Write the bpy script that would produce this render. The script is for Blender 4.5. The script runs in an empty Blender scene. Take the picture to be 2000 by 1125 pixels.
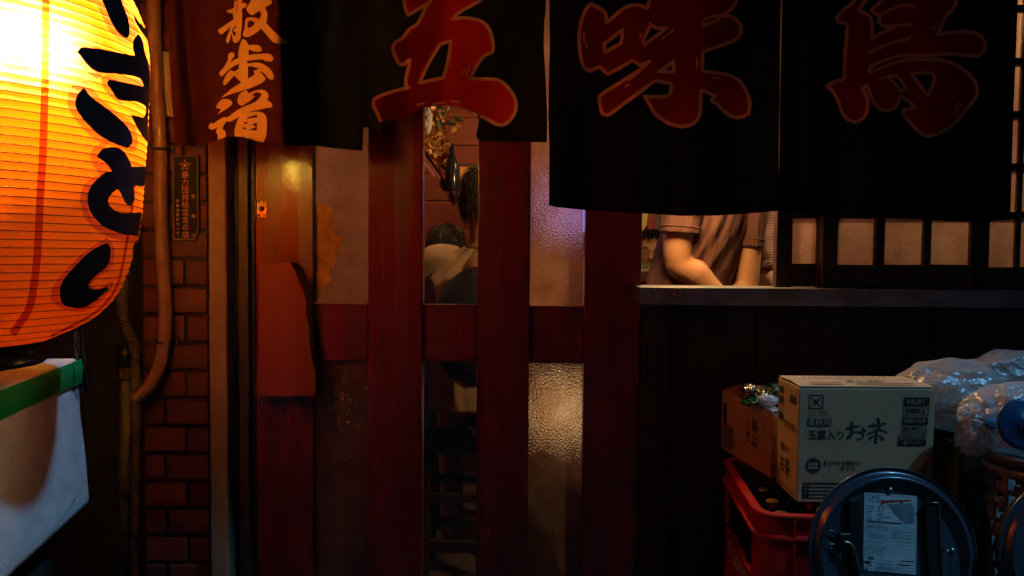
import bpy, bmesh, math, random
import numpy as np
from mathutils import Vector, Matrix, Euler, noise
from mathutils.geometry import delaunay_2d_cdt

random.seed(7)
PI = math.pi
rad = math.radians
sc = bpy.context.scene
COL = sc.collection

# ------------------------------------------------------------------ camera
F = 1555.0                      # focal length in photo pixels (2000 wide)
CAM = Vector((0, 0, 1.3))
RCAM = Euler((PI/2 - rad(2.5), 0, 0)).to_matrix() @ Matrix.Rotation(rad(0.5), 3, 'Z')
cd = bpy.data.cameras.new('camera'); cam = bpy.data.objects.new('camera', cd); COL.objects.link(cam)
cam.matrix_world = Matrix.Translation(CAM) @ RCAM.to_4x4()
cd.sensor_width = 36.0; cd.lens = 36.0*F/2000.0; cd.clip_start = 0.02; cd.clip_end = 500
sc.camera = cam

# ------------------------------------------------------------------ sky, street light from above right, exposure
SUN_D = Vector((-0.55, 0.33, -1.0)).normalized()
w = bpy.data.worlds.new('World'); sc.world = w; w.use_nodes = True
nt = w.node_tree; bg = nt.nodes['Background']
sky = nt.nodes.new('ShaderNodeTexSky'); sky.sky_type = 'NISHITA'; sky.sun_disc = False
sky.sun_elevation = math.asin(-SUN_D.z); sky.sun_rotation = math.atan2(-SUN_D.x, -SUN_D.y)
nt.links.new(sky.outputs[0], bg.inputs[0]); bg.inputs[1].default_value = 0.0013
sl = bpy.data.lights.new('sun', 'SUN'); sl.energy = 1.45; sl.angle = rad(2.2); sl.color = (0.20, 0.57, 1.0)
so = bpy.data.objects.new('sun', sl); COL.objects.link(so)
so.rotation_euler = SUN_D.to_track_quat('-Z', 'Y').to_euler(); so.location = (2, -2, 5)
sc.view_settings.view_transform = 'Standard'; sc.view_settings.look = 'None'
sc.view_settings.exposure = 0.0; sc.view_settings.gamma = 1.0; sc.view_settings.use_curve_mapping = False
sc.render.engine = 'CYCLES'
sc.cycles.use_denoising = True; sc.cycles.max_bounces = 8; sc.cycles.transparent_max_bounces = 24
sc.cycles.diffuse_bounces = 5; sc.cycles.sample_clamp_indirect = 30.0; sc.cycles.caustics_reflective = False; sc.cycles.caustics_refractive = True

# ------------------------------------------------------------------ helpers
def ray(px, py):
    return RCAM @ Vector(((px-1000)/F, -(py-562.5)/F, -1))
def P(px, py, Y):
    d = ray(px, py); return CAM + d*(Y/d.y)
def PZ(px, py, z):
    d = ray(px, py); return CAM + d*((z-CAM.z)/d.z)
def X(px, Y, py=560): return P(px, py, Y).x
def Z(py, Y, px=1000): return P(px, py, Y).z

def prop(o, label=None, cat=None, group=None, kind=None):
    if label: o['label'] = label
    if cat: o['category'] = cat
    if group: o['group'] = group
    if kind: o['kind'] = kind
    return o
def thing(name, label, cat, loc=(0, 0, 0), group=None):
    o = bpy.data.objects.new(name, None); COL.objects.link(o); o.location = loc
    o.empty_display_size = .05
    return prop(o, label, cat, group)
def par(o, p):
    if p is not None:
        o.parent = p
        if p.type == 'EMPTY': o.matrix_parent_inverse = Matrix.Translation(-Vector(p.location))
    return o
def link(name, me, mat, parent=None, smooth=False):
    if mat is not None and len(me.materials) == 0: me.materials.append(mat)
    if smooth:
        for p in me.polygons: p.use_smooth = True
    o = bpy.data.objects.new(name, me); COL.objects.link(o)
    return par(o, parent)
def mesh(name, v, f, mat, parent=None, smooth=False):
    me = bpy.data.meshes.new(name); me.from_pydata([tuple(a) for a in v], [], f); me.update()
    return link(name, me, mat, parent, smooth)
def bm_obj(name, bm, mat, parent=None, smooth=False):
    me = bpy.data.meshes.new(name); bm.to_mesh(me); bm.free()
    return link(name, me, mat, parent, smooth)
def add_box(bm, x0, x1, y0, y1, z0, z1, bev=0.0, seg=1, M=None):
    b = bmesh.new()
    bmesh.ops.create_cube(b, size=1)
    for v in b.verts:
        v.co = Vector(((x0+x1)/2+v.co.x*(x1-x0), (y0+y1)/2+v.co.y*(y1-y0), (z0+z1)/2+v.co.z*(z1-z0)))
    if bev: bmesh.ops.bevel(b, geom=b.edges[:], offset=bev, segments=seg, affect='EDGES', profile=.6)
    if M is not None: bmesh.ops.transform(b, matrix=M, verts=b.verts)
    me = bpy.data.meshes.new('t'); b.to_mesh(me); b.free(); bm.from_mesh(me); bpy.data.meshes.remove(me)
def box(name, x0, x1, y0, y1, z0, z1, mat, parent=None, bev=0.002, seg=1, M=None):
    bm = bmesh.new(); add_box(bm, x0, x1, y0, y1, z0, z1, bev, seg, M)
    return bm_obj(name, bm, mat, parent)
def pbox(name, px0, px1, py0, py1, Y0, Y1, mat, parent=None, bev=0.002, seg=1):
    """front face corners given in photo pixels on the plane y=Y0"""
    yc, xc = (py0+py1)/2, (px0+px1)/2
    return box(name, X(px0, Y0, yc), X(px1, Y0, yc), Y0, Y1, Z(py1, Y0, xc), Z(py0, Y0, xc), mat, parent, bev, seg)
def frames(pts):
    T = []
    for i in range(len(pts)):
        a = pts[max(i-1, 0)]; b = pts[min(i+1, len(pts)-1)]
        T.append((b-a).normalized())
    N = []
    ref = Vector((0, 0, 1)) if abs(T[0].z) < .9 else Vector((1, 0, 0))
    n = (ref - T[0]*ref.dot(T[0])).normalized()
    for t in T:
        n = (n - t*n.dot(t)).normalized(); N.append(n)
    return T, N
def crom(pts, k=4):
    pts = [Vector(p) for p in pts]; out = []
    for i in range(len(pts)-1):
        p0 = pts[max(i-1, 0)]; p1 = pts[i]; p2 = pts[i+1]; p3 = pts[min(i+2, len(pts)-1)]
        for j in range(k):
            t = j/k
            out.append(.5*((2*p1)+(p2-p0)*t+(2*p0-5*p1+4*p2-p3)*t*t+(3*p1-p0-3*p2+p3)*t**3))
    out.append(pts[-1]); return out
def tube_data(pts, r, n=10, cap=True, base=0):
    pts = [Vector(p) for p in pts]
    if not hasattr(r, '__len__'): r = [r]*len(pts)
    T, N = frames(pts); v = []; f = []
    for i, p in enumerate(pts):
        b = T[i].cross(N[i])
        ra, rb = r[i] if hasattr(r[i], '__len__') else (r[i], r[i])
        for j in range(n):
            a = 2*PI*j/n; v.append(p + N[i]*math.cos(a)*ra + b*math.sin(a)*rb)
    for i in range(len(pts)-1):
        for j in range(n):
            f.append((base+i*n+j, base+i*n+(j+1) % n, base+(i+1)*n+(j+1) % n, base+(i+1)*n+j))
    if cap:
        f.append(tuple(base+j for j in range(n))[::-1]); f.append(tuple(base+(len(pts)-1)*n+j for j in range(n)))
    return v, f
def tube(name, pts, r, mat, parent=None, n=10, smooth=True, k=0):
    if k:
        rr = r
        if hasattr(r, '__len__'):
            rr = []
            for i in range(len(r)-1):
                for j in range(k):
                    t = j/k; rr.append(r[i]*(1-t)+r[i+1]*t)
            rr.append(r[-1])
        pts = crom(pts, k); r = rr
    v, f = tube_data(pts, r, n); return mesh(name, v, f, mat, parent, smooth)
def lathe_data(prof, n=32, closed=False):
    v = []; f = []
    for r, z in prof:
        for j in range(n):
            a = 2*PI*j/n; v.append(Vector((r*math.cos(a), r*math.sin(a), z)))
    m = len(prof)
    for i in range(m-1 if not closed else m):
        i2 = (i+1) % m
        for j in range(n):
            f.append((i*n+j, i*n+(j+1) % n, i2*n+(j+1) % n, i2*n+j))
    return v, f
def lathe(name, prof, mat, parent=None, n=32, Mx=None, smooth=True, closed=False):
    v, f = lathe_data(prof, n, closed)
    if Mx is not None: v = [Mx @ a for a in v]
    return mesh(name, v, f, mat, parent, smooth)
def basis(o, u, v, w_):
    m = Matrix.Identity(4)
    for i, c in enumerate((u, v, w_)):
        for k in range(3): m[k][i] = c[k]
    for k in range(3): m[k][3] = o[k]
    return m

# ------------------------------------------------------------------ materials
def new_mat(name):
    m = bpy.data.materials.new(name); m.use_nodes = True
    nt = m.node_tree; nt.nodes.clear()
    out = nt.nodes.new('ShaderNodeOutputMaterial')
    return m, nt, out
def tex_noise(nt, scale, detail=4, stretch=(1, 1, 1), rough=.55):
    tc = nt.nodes.new('ShaderNodeTexCoord'); mp = nt.nodes.new('ShaderNodeMapping')
    mp.inputs['Scale'].default_value = stretch
    n = nt.nodes.new('ShaderNodeTexNoise'); n.inputs['Scale'].default_value = scale
    n.inputs['Detail'].default_value = detail; n.inputs['Roughness'].default_value = rough
    nt.links.new(tc.outputs['Object'], mp.inputs[0]); nt.links.new(mp.outputs[0], n.inputs[0])
    return n
def ramp(nt, src, a, b, ca, cb):
    r = nt.nodes.new('ShaderNodeValToRGB'); e = r.color_ramp.elements
    e[0].position = a; e[1].position = b
    e[0].color = (*ca, 1) if len(ca) == 3 else ca; e[1].color = (*cb, 1) if len(cb) == 3 else cb
    nt.links.new(src, r.inputs[0]); return r
def bump(nt, src, strength, dist=.002):
    b = nt.nodes.new('ShaderNodeBump'); b.inputs['Strength'].default_value = strength; b.inputs['Distance'].default_value = dist
    nt.links.new(src, b.inputs['Height']); return b
def MT(name, col, rough=.6, metal=0.0, var=.25, vs=9, bmp=0.0, bs=90, col2=None, stretch=(1, 1, 1), spec=.5, coat=0.0, rvar=.15, dist=.002, r0=.35, r1=.7):
    m, nt, out = new_mat(name)
    b = nt.nodes.new('ShaderNodeBsdfPrincipled'); nt.links.new(b.outputs[0], out.inputs[0])
    n = tex_noise(nt, vs, 5, stretch)
    c2 = col2 if col2 else tuple(c*(1-var) for c in col)
    r = ramp(nt, n.outputs[0], r0, r1, c2, col); nt.links.new(r.outputs[0], b.inputs['Base Color'])
    rr = ramp(nt, n.outputs[0], .3, .7, (min(1, rough+rvar),)*3, (max(.02, rough-rvar*.4),)*3)
    nt.links.new(rr.outputs[0], b.inputs['Roughness'])
    b.inputs['Metallic'].default_value = metal; b.inputs['Specular IOR Level'].default_value = spec
    b.inputs['Coat Weight'].default_value = coat; b.inputs['Coat Roughness'].default_value = .15
    if bmp:
        n2 = tex_noise(nt, bs, 3, stretch); bb = bump(nt, n2.outputs[0], bmp, dist); nt.links.new(bb.outputs[0], b.inputs['Normal'])
    return m
def cloth_mat(name, col, tcol, fac, vs=14, sheen=.0):
    m, nt, out = new_mat(name)
    d = nt.nodes.new('ShaderNodeBsdfDiffuse'); t = nt.nodes.new('ShaderNodeBsdfTranslucent'); mx = nt.nodes.new('ShaderNodeMixShader')
    n = tex_noise(nt, vs, 6); r = ramp(nt, n.outputs[0], .3, .75, tuple(c*.7 for c in col), col)
    wv = tex_noise(nt, 700, 2, (1, 1, .35)); b = bump(nt, wv.outputs[0], .35, .001)
    nt.links.new(r.outputs[0], d.inputs[0]); nt.links.new(b.outputs[0], d.inputs['Normal'])
    t.inputs[0].default_value = (*tcol, 1); mx.inputs[0].default_value = fac
    nt.links.new(d.outputs[0], mx.inputs[1]); nt.links.new(t.outputs[0], mx.inputs[2]); nt.links.new(mx.outputs[0], out.inputs[0])
    return m
def emis(name, col, s):
    m, nt, out = new_mat(name); e = nt.nodes.new('ShaderNodeEmission'); e.inputs[0].default_value = (*col, 1); e.inputs[1].default_value = s
    nt.links.new(e.outputs[0], out.inputs[0]); return m
def frosted_mat(name, col, rough=.32, tfac=.55, bs=190, st=.9):
    m, nt, out = new_mat(name)
    t = nt.nodes.new('ShaderNodeBsdfTranslucent'); t.inputs[0].default_value = (*col, 1)
    g = nt.nodes.new('ShaderNodeBsdfRefraction'); g.inputs['Color'].default_value = (*col, 1); g.inputs['Roughness'].default_value = rough; g.inputs['IOR'].default_value = 1.2
    gl = nt.nodes.new('ShaderNodeBsdfGlossy'); gl.inputs['Roughness'].default_value = .16; gl.inputs['Color'].default_value = (.8, .8, .8, 1)
    ng = tex_noise(nt, 5.5, 6, (1, 1, .7), .65); rg = ramp(nt, ng.outputs[0], .34, .66, tuple(c*f for c, f in zip(col, (.50, .40, .34))), col)
    nt.links.new(rg.outputs[0], t.inputs[0]); nt.links.new(rg.outputs[0], g.inputs['Color'])
    n = tex_noise(nt, bs, 2); b = bump(nt, n.outputs[0], st, .007)
    b_t = bump(nt, n.outputs[0], st*.35, .004)
    nt.links.new(b_t.outputs[0], t.inputs['Normal'])
    for k in (g, gl): nt.links.new(b.outputs[0], k.inputs['Normal'])
    m1 = nt.nodes.new('ShaderNodeMixShader'); m1.inputs[0].default_value = 1-tfac
    nt.links.new(t.outputs[0], m1.inputs[1]); nt.links.new(g.outputs[0], m1.inputs[2])
    dfs = nt.nodes.new('ShaderNodeBsdfDiffuse'); dfs.inputs[0].default_value = (.55, .26, .18, 1); nt.links.new(b.outputs[0], dfs.inputs['Normal'])
    m3 = nt.nodes.new('ShaderNodeMixShader'); m3.inputs[0].default_value = .14; nt.links.new(m1.outputs[0], m3.inputs[1]); nt.links.new(dfs.outputs[0], m3.inputs[2])
    m2 = nt.nodes.new('ShaderNodeMixShader'); m2.inputs[0].default_value = .13
    nt.links.new(m3.outputs[0], m2.inputs[1]); nt.links.new(gl.outputs[0], m2.inputs[2]); nt.links.new(m2.outputs[0], out.inputs[0])
    return m
def clear_mat(name, tint=(1, 1, 1), refl=.06, rough=.03):
    m, nt, out = new_mat(name)
    t = nt.nodes.new('ShaderNodeBsdfTransparent'); t.inputs[0].default_value = (*tint, 1)
    g = nt.nodes.new('ShaderNodeBsdfGlossy'); g.inputs['Roughness'].default_value = rough
    mx = nt.nodes.new('ShaderNodeMixShader'); mx.inputs[0].default_value = refl
    nt.links.new(t.outputs[0], mx.inputs[1]); nt.links.new(g.outputs[0], mx.inputs[2]); nt.links.new(mx.outputs[0], out.inputs[0])
    return m
def tint_mat(name, tint, dcol=(.3, .15, .1), fac=.12):
    m, nt, out = new_mat(name)
    t = nt.nodes.new('ShaderNodeBsdfTransparent'); t.inputs[0].default_value = (*tint, 1)
    g = nt.nodes.new('ShaderNodeBsdfDiffuse'); g.inputs[0].default_value = (*dcol, 1)
    mx = nt.nodes.new('ShaderNodeMixShader'); mx.inputs[0].default_value = fac
    nt.links.new(t.outputs[0], mx.inputs[1]); nt.links.new(g.outputs[0], mx.inputs[2]); nt.links.new(mx.outputs[0], out.inputs[0])
    return m
def plastic_bag_mat(name, col=(.75, .78, .8), a=.45):
    m, nt, out = new_mat(name)
    n = tex_noise(nt, 9, 3, (1, 1, 1.8)); n.inputs['Distortion'].default_value = 1.5; b = bump(nt, n.outputs[0], .5, .04)
    t = nt.nodes.new('ShaderNodeBsdfTransparent')
    d = nt.nodes.new('ShaderNodeBsdfDiffuse'); d.inputs[0].default_value = (*col, 1)
    tr = nt.nodes.new('ShaderNodeBsdfTranslucent'); tr.inputs[0].default_value = (*col, 1)
    g = nt.nodes.new('ShaderNodeBsdfGlossy'); g.inputs['Roughness'].default_value = .32
    for k in (d, tr, g): nt.links.new(b.outputs[0], k.inputs['Normal'])
    m0 = nt.nodes.new('ShaderNodeMixShader'); m0.inputs[0].default_value = .5
    m1 = nt.nodes.new('ShaderNodeMixShader'); m1.inputs[0].default_value = a
    m2 = nt.nodes.new('ShaderNodeMixShader'); m2.inputs[0].default_value = .11
    nt.links.new(d.outputs[0], m0.inputs[1]); nt.links.new(tr.outputs[0], m0.inputs[2])
    nt.links.new(t.outputs[0], m1.inputs[1]); nt.links.new(m0.outputs[0], m1.inputs[2])
    nt.links.new(m1.outputs[0], m2.inputs[1]); nt.links.new(g.outputs[0], m2.inputs[2]); nt.links.new(m2.outputs[0], out.inputs[0])
    return m

asphalt = MT('asphalt', (.055, .055, .055), .85, bmp=.6, bs=160)
brick_m = [MT('brick_%d' % i, c, .62, var=.35, vs=22, bmp=.9, bs=75) for i, c in enumerate([(.090, .0078, .004), (.062, .0065, .004), (.112, .012, .006), (.042, .0055, .004)])]
mortar_m = MT('mortar', (.05, .025, .02), .95, var=.5, vs=30, bmp=.8, bs=140)
post_m = MT('painted_post', (.52, .40, .33), .6, var=.3, vs=10, bmp=.3, bs=60, col2=(.36, .25, .2))
dark_m = MT('dark_frame', (.030, .020, .017), .42, bmp=.2, bs=60, stretch=(1, 1, .1))
dark_m2 = MT('brown_frame', (.05, .024, .018), .4, bmp=.2, bs=60, stretch=(1, 1, .1))
red_m = MT('red_lacquer', (.165, .0050, .0035), .24, var=.6, vs=16, bmp=.22, bs=55, stretch=(1, 1, .07), coat=.2, rvar=.3, col2=(.068, .0038, .003), r0=.25, r1=.6)
slab_m = MT('red_slab', (.33, .040, .024), .42, var=.45, vs=6, bmp=.25, bs=30, stretch=(1, 1, .3))
bark_m = MT('live_edge_bark', (.12, .05, .03), .5, var=.7, vs=60, bmp=1.0, bs=90)
brass_m = MT('brass', (.62, .42, .15), .25, metal=1, var=.5, vs=60)
black_m = MT('black_plastic', (.012, .012, .013), .35, var=.3, bmp=.1)
blackhole_m = MT('dark_hole', (.004, .004, .004), .9)
frost_m = frosted_mat('frosted_glass', (.95, .66, .48), .20, .36, 180, 1.0)
frost_w = frosted_mat('frosted_window_glass', (.56, .37, .30), .26, .45, 220, .8)
clear_m = clear_mat('clear_glass')
board_m = MT('dark_wall_board', (.020, .013, .011), .55, var=.4, vs=6, bmp=.3, bs=50, stretch=(1, 1, .1))
steel_m = MT('dark_steel', (.36, .42, .50), .34, metal=.45, var=.6, vs=12, bmp=.35, bs=70, stretch=(.5, 1, 1), rvar=.3)
sash_m = MT('sash_wood', (.045, .016, .010), .45, var=.35, vs=8, bmp=.25, bs=50)
conduit_m = MT('beige_conduit', (.30, .15, .10), .38, var=.3, vs=20)
grey_pipe_m = MT('grey_pipe', (.075, .065, .06), .5, var=.3, vs=12)
cable_m = MT('grey_hose', (.10, .07, .055), .5, var=.3)

# ------------------------------------------------------------------ ground and building shell
g = mesh('ground', [(-60, -60, 0), (60, -60, 0), (60, 2.1, 0), (-60, 2.1, 0)], [(0, 1, 2, 3)], asphalt); prop(g, kind='structure')
fl_m = MT('shop_floor', (.22, .17, .13), .3, var=.5, vs=5, bmp=.2, bs=20, rvar=.25)
g = box('floor', -3.5, 4.5, 2.1, 8.0, -.1, .10, fl_m, bev=0); prop(g, kind='structure')
ceil_m = MT('ceiling', (.22, .13, .08), .8)
g = box('ceiling', -3.5, 4.5, 2.14, 8.0, 2.62, 2.70, ceil_m, bev=0); prop(g, kind='structure')
g = box('shade_eave', -6, 6, 1.40, 2.3, 2.66 + .08, 2.86, dark_m, bev=.005); prop(g, kind='structure')  # unseen eave, its reach set to keep the cool light off the facade
upper = thing('upper_wall', 'dark wooden wall above the door and window behind the curtains', 'wall', (0, 2.2, 2.1))
ZU = Z(-60, 2.2)
for i in range(14):
    box('board', -2.2+i*.5, -2.2+i*.5+.494, 2.15, 2.24, ZU, 2.735, board_m, upper, .003)

# wall below the window
low = thing('lower_wall', 'near-black wooden boarded wall under the serving window', 'wall', (1.0, 2.2, 0))
xs0 = X(1251, 2.16, 800)
zs1 = Z(592, 2.16, 1600)
bx = [xs0, X(1312, 2.16), X(1480, 2.16), X(1655, 2.16), X(1830, 2.16), X(2010, 2.16), X(2200, 2.16), X(2500, 2.16), X(2800, 2.16)]
for i in range(len(bx)-1):
    dy = (.0, .012, .009, .013, .010, .012, .009, .011)[i]
    box('board', bx[i]+.0015, bx[i+1]-.0015, 2.15+dy, 2.23, 0.02, zs1, board_m, low, .002)
zs_t = Z(564, 2.085, 1600); zs_b = Z(598, 2.085, 1600)
# ledge slopes slightly with the photo's line
sill = box('window_ledge', X(1251, 2.085), X(2600, 2.085), 2.085, 2.245, zs_b, zs_t, steel_m, low, .003, 2)
for px in (1272, 1320, 1975, 1700):
    v, f = lathe_data([(0, .004), (.006, .003), (.008, 0)], 10)
    Mx = basis(P(px, 576 if px < 1900 else 590, 2.084), Vector((1, 0, 0)), Vector((0, 0, 1)), Vector((0, -1, 0)))
    mesh('screw', [Mx @ a for a in v], f, steel_m, low, True)

# ------------------------------------------------------------------ brick pillar
pil = thing('brick_pillar', 'narrow red brick pillar between the lantern and the door', 'pillar', (X(345, 2.15), 2.3, 0))
bxl, bxr = X(281, 2.15, 700), X(409, 2.15, 700)
z505 = Z(505, 2.15, 340); course = (Z(505, 2.15, 340)-Z(1073, 2.15, 340))/10.5
box('mortar_core', bxl+.004, bxr-.002, 2.160, 2.40, .0, 2.66, mortar_m, pil, 0)
brick_meshes = {}
def brick(x0, x1, zc, depth):
    key = (round(x1-x0, 3), random.randint(0, 2))
    if key not in brick_meshes:
        bm = bmesh.new(); L = x1-x0; H = course-.0105
        add_box(bm, -L/2, L/2, -.03, .03, -H/2, H/2, .0028, 2)
        for v in bm.verts:
            n = noise.noise_vector(v.co*35+Vector((key[1]*9, len(brick_meshes)*3, 0))); v.co += n*.0011
        me = bpy.data.meshes.new('brick'); bm.to_mesh(me); bm.free()
        me.materials.append(brick_m[random.choice([0, 0, 1, 2])]); brick_meshes[key] = me
    o = bpy.data.objects.new('brick', brick_meshes[key]); COL.objects.link(o)
    o.location = ((x0+x1)/2, depth+.03, zc); o.rotation_euler = (random.uniform(-.006, .006), 0, random.uniform(-.004, .004))
    par(o, pil)
xa, xb = X(364, 2.15, 700), X(323, 2.15, 700)
i = 0
for row in range(-18, 20):
    zc = z505 - (row+.5)*course
    if zc < .2 or zc > 2.5: continue
    jx = xa if row % 2 == 0 else xb
    dpt = 2.150 + random.uniform(-.002, .002)
    brick(bxl, jx-.005, zc, dpt); brick(jx+.005, bxr-.004, zc, dpt+random.uniform(-.0015, .0015))
# void to the left of the pillar, with a dark set-back wall
bw = box('side_wall', -4.0, bxl-.002, 2.62, 2.75, 0, 2.9, MT('black_wall', (.012, .011, .011), .8, bmp=.3), bev=0)
prop(bw, 'black set-back wall in the gap left of the brick pillar', 'wall')

# post and door jamb
post = thing('door_post', 'pinkish beige painted post beside the brick pillar, stained near its foot', 'post', (X(426, 2.12), 2.12, 0))
bm = bmesh.new()
zz = [i*.06 for i in range(45)]
xp0, xp1 = X(408.5, 2.12, 700), X(443, 2.12, 700)
v = []; f = []
for i, z in enumerate(zz):
    e0 = .0012*noise.noise(Vector((0, 3, z*18))); e1 = .0016*noise.noise(Vector((7, 1, z*22)))
    v += [(xp0+e0, 2.24, z), (xp0+e0, 2.123, z), (xp0+e0+.003, 2.12, z), (xp1+e1-.003, 2.12, z), (xp1+e1, 2.123, z), (xp1+e1, 2.24, z)]
for i in range(len(zz)-1):
    for j in range(5): f.append((i*6+j, i*6+j+1, i*6+6+j+1, i*6+6+j))
postm, nt, out = new_mat('post_paint')
b = nt.nodes.new('ShaderNodeBsdfPrincipled'); nt.links.new(b.outputs[0], out.inputs[0]); b.inputs['Roughness'].default_value = .6
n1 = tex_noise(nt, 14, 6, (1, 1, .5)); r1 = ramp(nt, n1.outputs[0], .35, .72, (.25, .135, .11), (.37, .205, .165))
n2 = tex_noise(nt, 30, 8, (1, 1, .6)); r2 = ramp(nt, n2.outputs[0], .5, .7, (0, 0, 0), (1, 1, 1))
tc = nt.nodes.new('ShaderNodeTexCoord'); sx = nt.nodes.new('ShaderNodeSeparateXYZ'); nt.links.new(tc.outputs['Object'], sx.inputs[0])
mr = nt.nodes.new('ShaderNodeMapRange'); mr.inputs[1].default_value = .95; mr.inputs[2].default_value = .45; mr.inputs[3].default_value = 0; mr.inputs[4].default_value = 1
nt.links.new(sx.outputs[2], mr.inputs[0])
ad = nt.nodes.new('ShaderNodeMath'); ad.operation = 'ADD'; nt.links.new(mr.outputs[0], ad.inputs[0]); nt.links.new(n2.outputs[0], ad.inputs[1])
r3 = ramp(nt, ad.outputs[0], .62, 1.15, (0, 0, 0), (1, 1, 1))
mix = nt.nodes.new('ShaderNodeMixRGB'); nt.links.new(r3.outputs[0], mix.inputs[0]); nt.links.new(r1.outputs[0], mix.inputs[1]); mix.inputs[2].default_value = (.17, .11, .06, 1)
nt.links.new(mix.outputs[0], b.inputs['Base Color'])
bb = bump(nt, n2.outputs[0], .25); nt.links.new(bb.outputs[0], b.inputs['Normal'])
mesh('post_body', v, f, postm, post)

jamb = thing('door_jamb', 'black and dark brown grooved door jamb between beige post and red door', 'door frame', (X(470, 2.16), 2.2, 0))
for a, c, Y, m in ((443.6, 449.5, 2.165, dark_m), (449.8, 452, 2.158, grey_pipe_m), (452.3, 466, 2.185, dark_m), (466.3, 486, 2.165, dark_m2), (486.3, 499.5, 2.19, dark_m)):
    box('jamb_strip', X(a, Y, 700), X(c, Y, 700), Y, 2.26, .02, 2.5, m, jamb, .0015)

# ------------------------------------------------------------------ sliding door
Yd = 2.185
door = thing('sliding_door', 'red lacquered sliding door with wide vertical slats and frosted glass', 'door', (X(870, Yd), 2.2, .1))
ztop = ZU + .02
def slat(px0, px1, Y0, Y1, name='slat'):
    return box(name, X(px0, Y0, 750), X(px1, Y0, 750), Y0, Y1, .11, ztop, red_m, door, .003, 2)
slat(500, 612.5, 2.195, 2.235, 'stile')
for a, c in ((718.5, 824.5), (931, 1033), (1139.5, 1249.5)): slat(a, c, Yd, 2.235)
for a, c, y0, y1 in ((612.7, 718.3, 594, 705), (825.2, 930.6, 595, 706.5), (1033.3, 1139.2, 598, 709.5)):
    pbox('rail', a, c, y0, y1, 2.198, 2.232, red_m, door, .002)
for a, c in ((612.7, 718.3), (825.2, 930.6), (1033.3, 1139.2)):
    box('bottom_rail', X(a, 2.2, 1100), X(c, 2.2, 1100), 2.2, 2.232, .11, .30, red_m, door, .002)
def pane(px0, px1, py0, py1, m, name='glass_pane', Y=2.214):
    yc, xc = (py0+py1)/2, (px0+px1)/2
    return box(name, X(px0, Y, yc), X(px1, Y, yc), Y, Y+.004, Z(py1, Y, xc), Z(py0, Y, xc), m, door, 0)
def pane_thin(px0, px1, py0, py1, m, name='glass_pane', Y=2.216):
    yc, xc = (py0+py1)/2, (px0+px1)/2
    x0, x1, z0, z1 = X(px0, Y, yc), X(px1, Y, yc), Z(py1, Y, xc), Z(py0, Y, xc)
    return mesh(name, [(x0, Y, z0), (x1, Y, z0), (x1, Y, z1), (x0, Y, z1)], [(0, 1, 2, 3)], m, door)
pane_thin(611, 721, -70, 600, frost_m); pane_thin(611, 721, 700, 1180, frost_m)
pane_thin(823, 934, -70, 600, clear_m); pane_thin(823, 934, 700, 1180, clear_m)
pane_thin(1031, 1142, -70, 604, frost_m); pane_thin(1031, 1142, 704, 1180, frost_m)
# pane edge beads
tube('glazing_bead', [P(615.5, 100, 2.206), P(615.5, 590, 2.206)], .0022, steel_m, door, 6)
tube('glazing_bead', [P(827.5, 100, 2.206), P(826.5, 592, 2.206)], .0016, MT('bead', (.7, .7, .75), .2, metal=.6), door, 6)
# live-edge slab pull
ed = [(566, 513), (571, 520), (577, 530), (582, 541), (584, 552), (591, 565), (595, 579), (598, 592), (597, 607), (600, 625), (603, 640), (602, 660), (606, 680), (609, 700), (614, 718), (617, 738), (616, 758), (615, 774)]
out_ = [(505.5, 514), (566, 513)] + ed[1:] + [(505, 774)]
Yh = 2.148
fv = [P(x, y, Yh) for x, y in out_]
bv = [P(x, y, Yh) + Vector((0, .03, 0)) + Vector((.008 if 1 <= i <= len(ed) else 0, 0, 0)) for i, (x, y) in enumerate(out_)]
n = len(fv)
slabo = mesh('pull_slab', fv+bv, [tuple(range(n))] + [tuple(range(n, 2*n))[::-1]] + [(i, n+i, n+(i+1) % n, (i+1) % n) for i in range(n)], slab_m, door)
v = []; f = []
for i, (x, y) in enumerate(ed):
    for k in range(4):
        jit = random.uniform(-.0025, .0025)
        v.append(P(x, y, Yh)+Vector((.0015+.0045*math.sin(PI*k/3)+jit+.008*k/3, .028*k/3, jit)))
for i in range(len(ed)-1):
    for k in range(3): f.append((i*4+k, i*4+k+1, i*4+4+k+1, i*4+4+k))
mesh('bark_edge', v, f, bark_m, slabo)
box('slab_mount', X(520, 2.18), X(560, 2.18), 2.1785, 2.1945, Z(720, 2.18), Z(580, 2.18), dark_m, slabo)
# lock plate
lk = pbox('lock_plate', 501.5, 521, 391, 425, 2.1905, 2.1955, brass_m, door, .001)
for (x, y) in ((506, 395), (516, 395), (506, 420.5), (516, 420.5)):
    Mx = basis(P(x, y, 2.190), Vector((1, 0, 0)), Vector((0, 0, 1)), Vector((0, -1, 0)))
    v, f = lathe_data([(0, .0012), (.0035, .001), (.0042, 0)], 10); mesh('screw', [Mx @ a for a in v], f, MT('screw_brass', (.25, .16, .06), .4, metal=1) if x == 506 and y == 395 else bpy.data.materials['screw_brass'], lk, True)
Mx = basis(P(511.5, 407.5, 2.1898), Vector((1, 0, 0)), Vector((0, 0, 1)), Vector((0, -1, 0)))
v, f = lathe_data([(0, .0004), (.0072, .0004), (.0075, 0)], 16); mesh('keyhole', [Mx @ a for a in v], f, blackhole_m, lk)
pbox('lock_side', 497.5, 501, 389, 427, 2.1885, 2.1955, black_m, lk, .0005)

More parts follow.
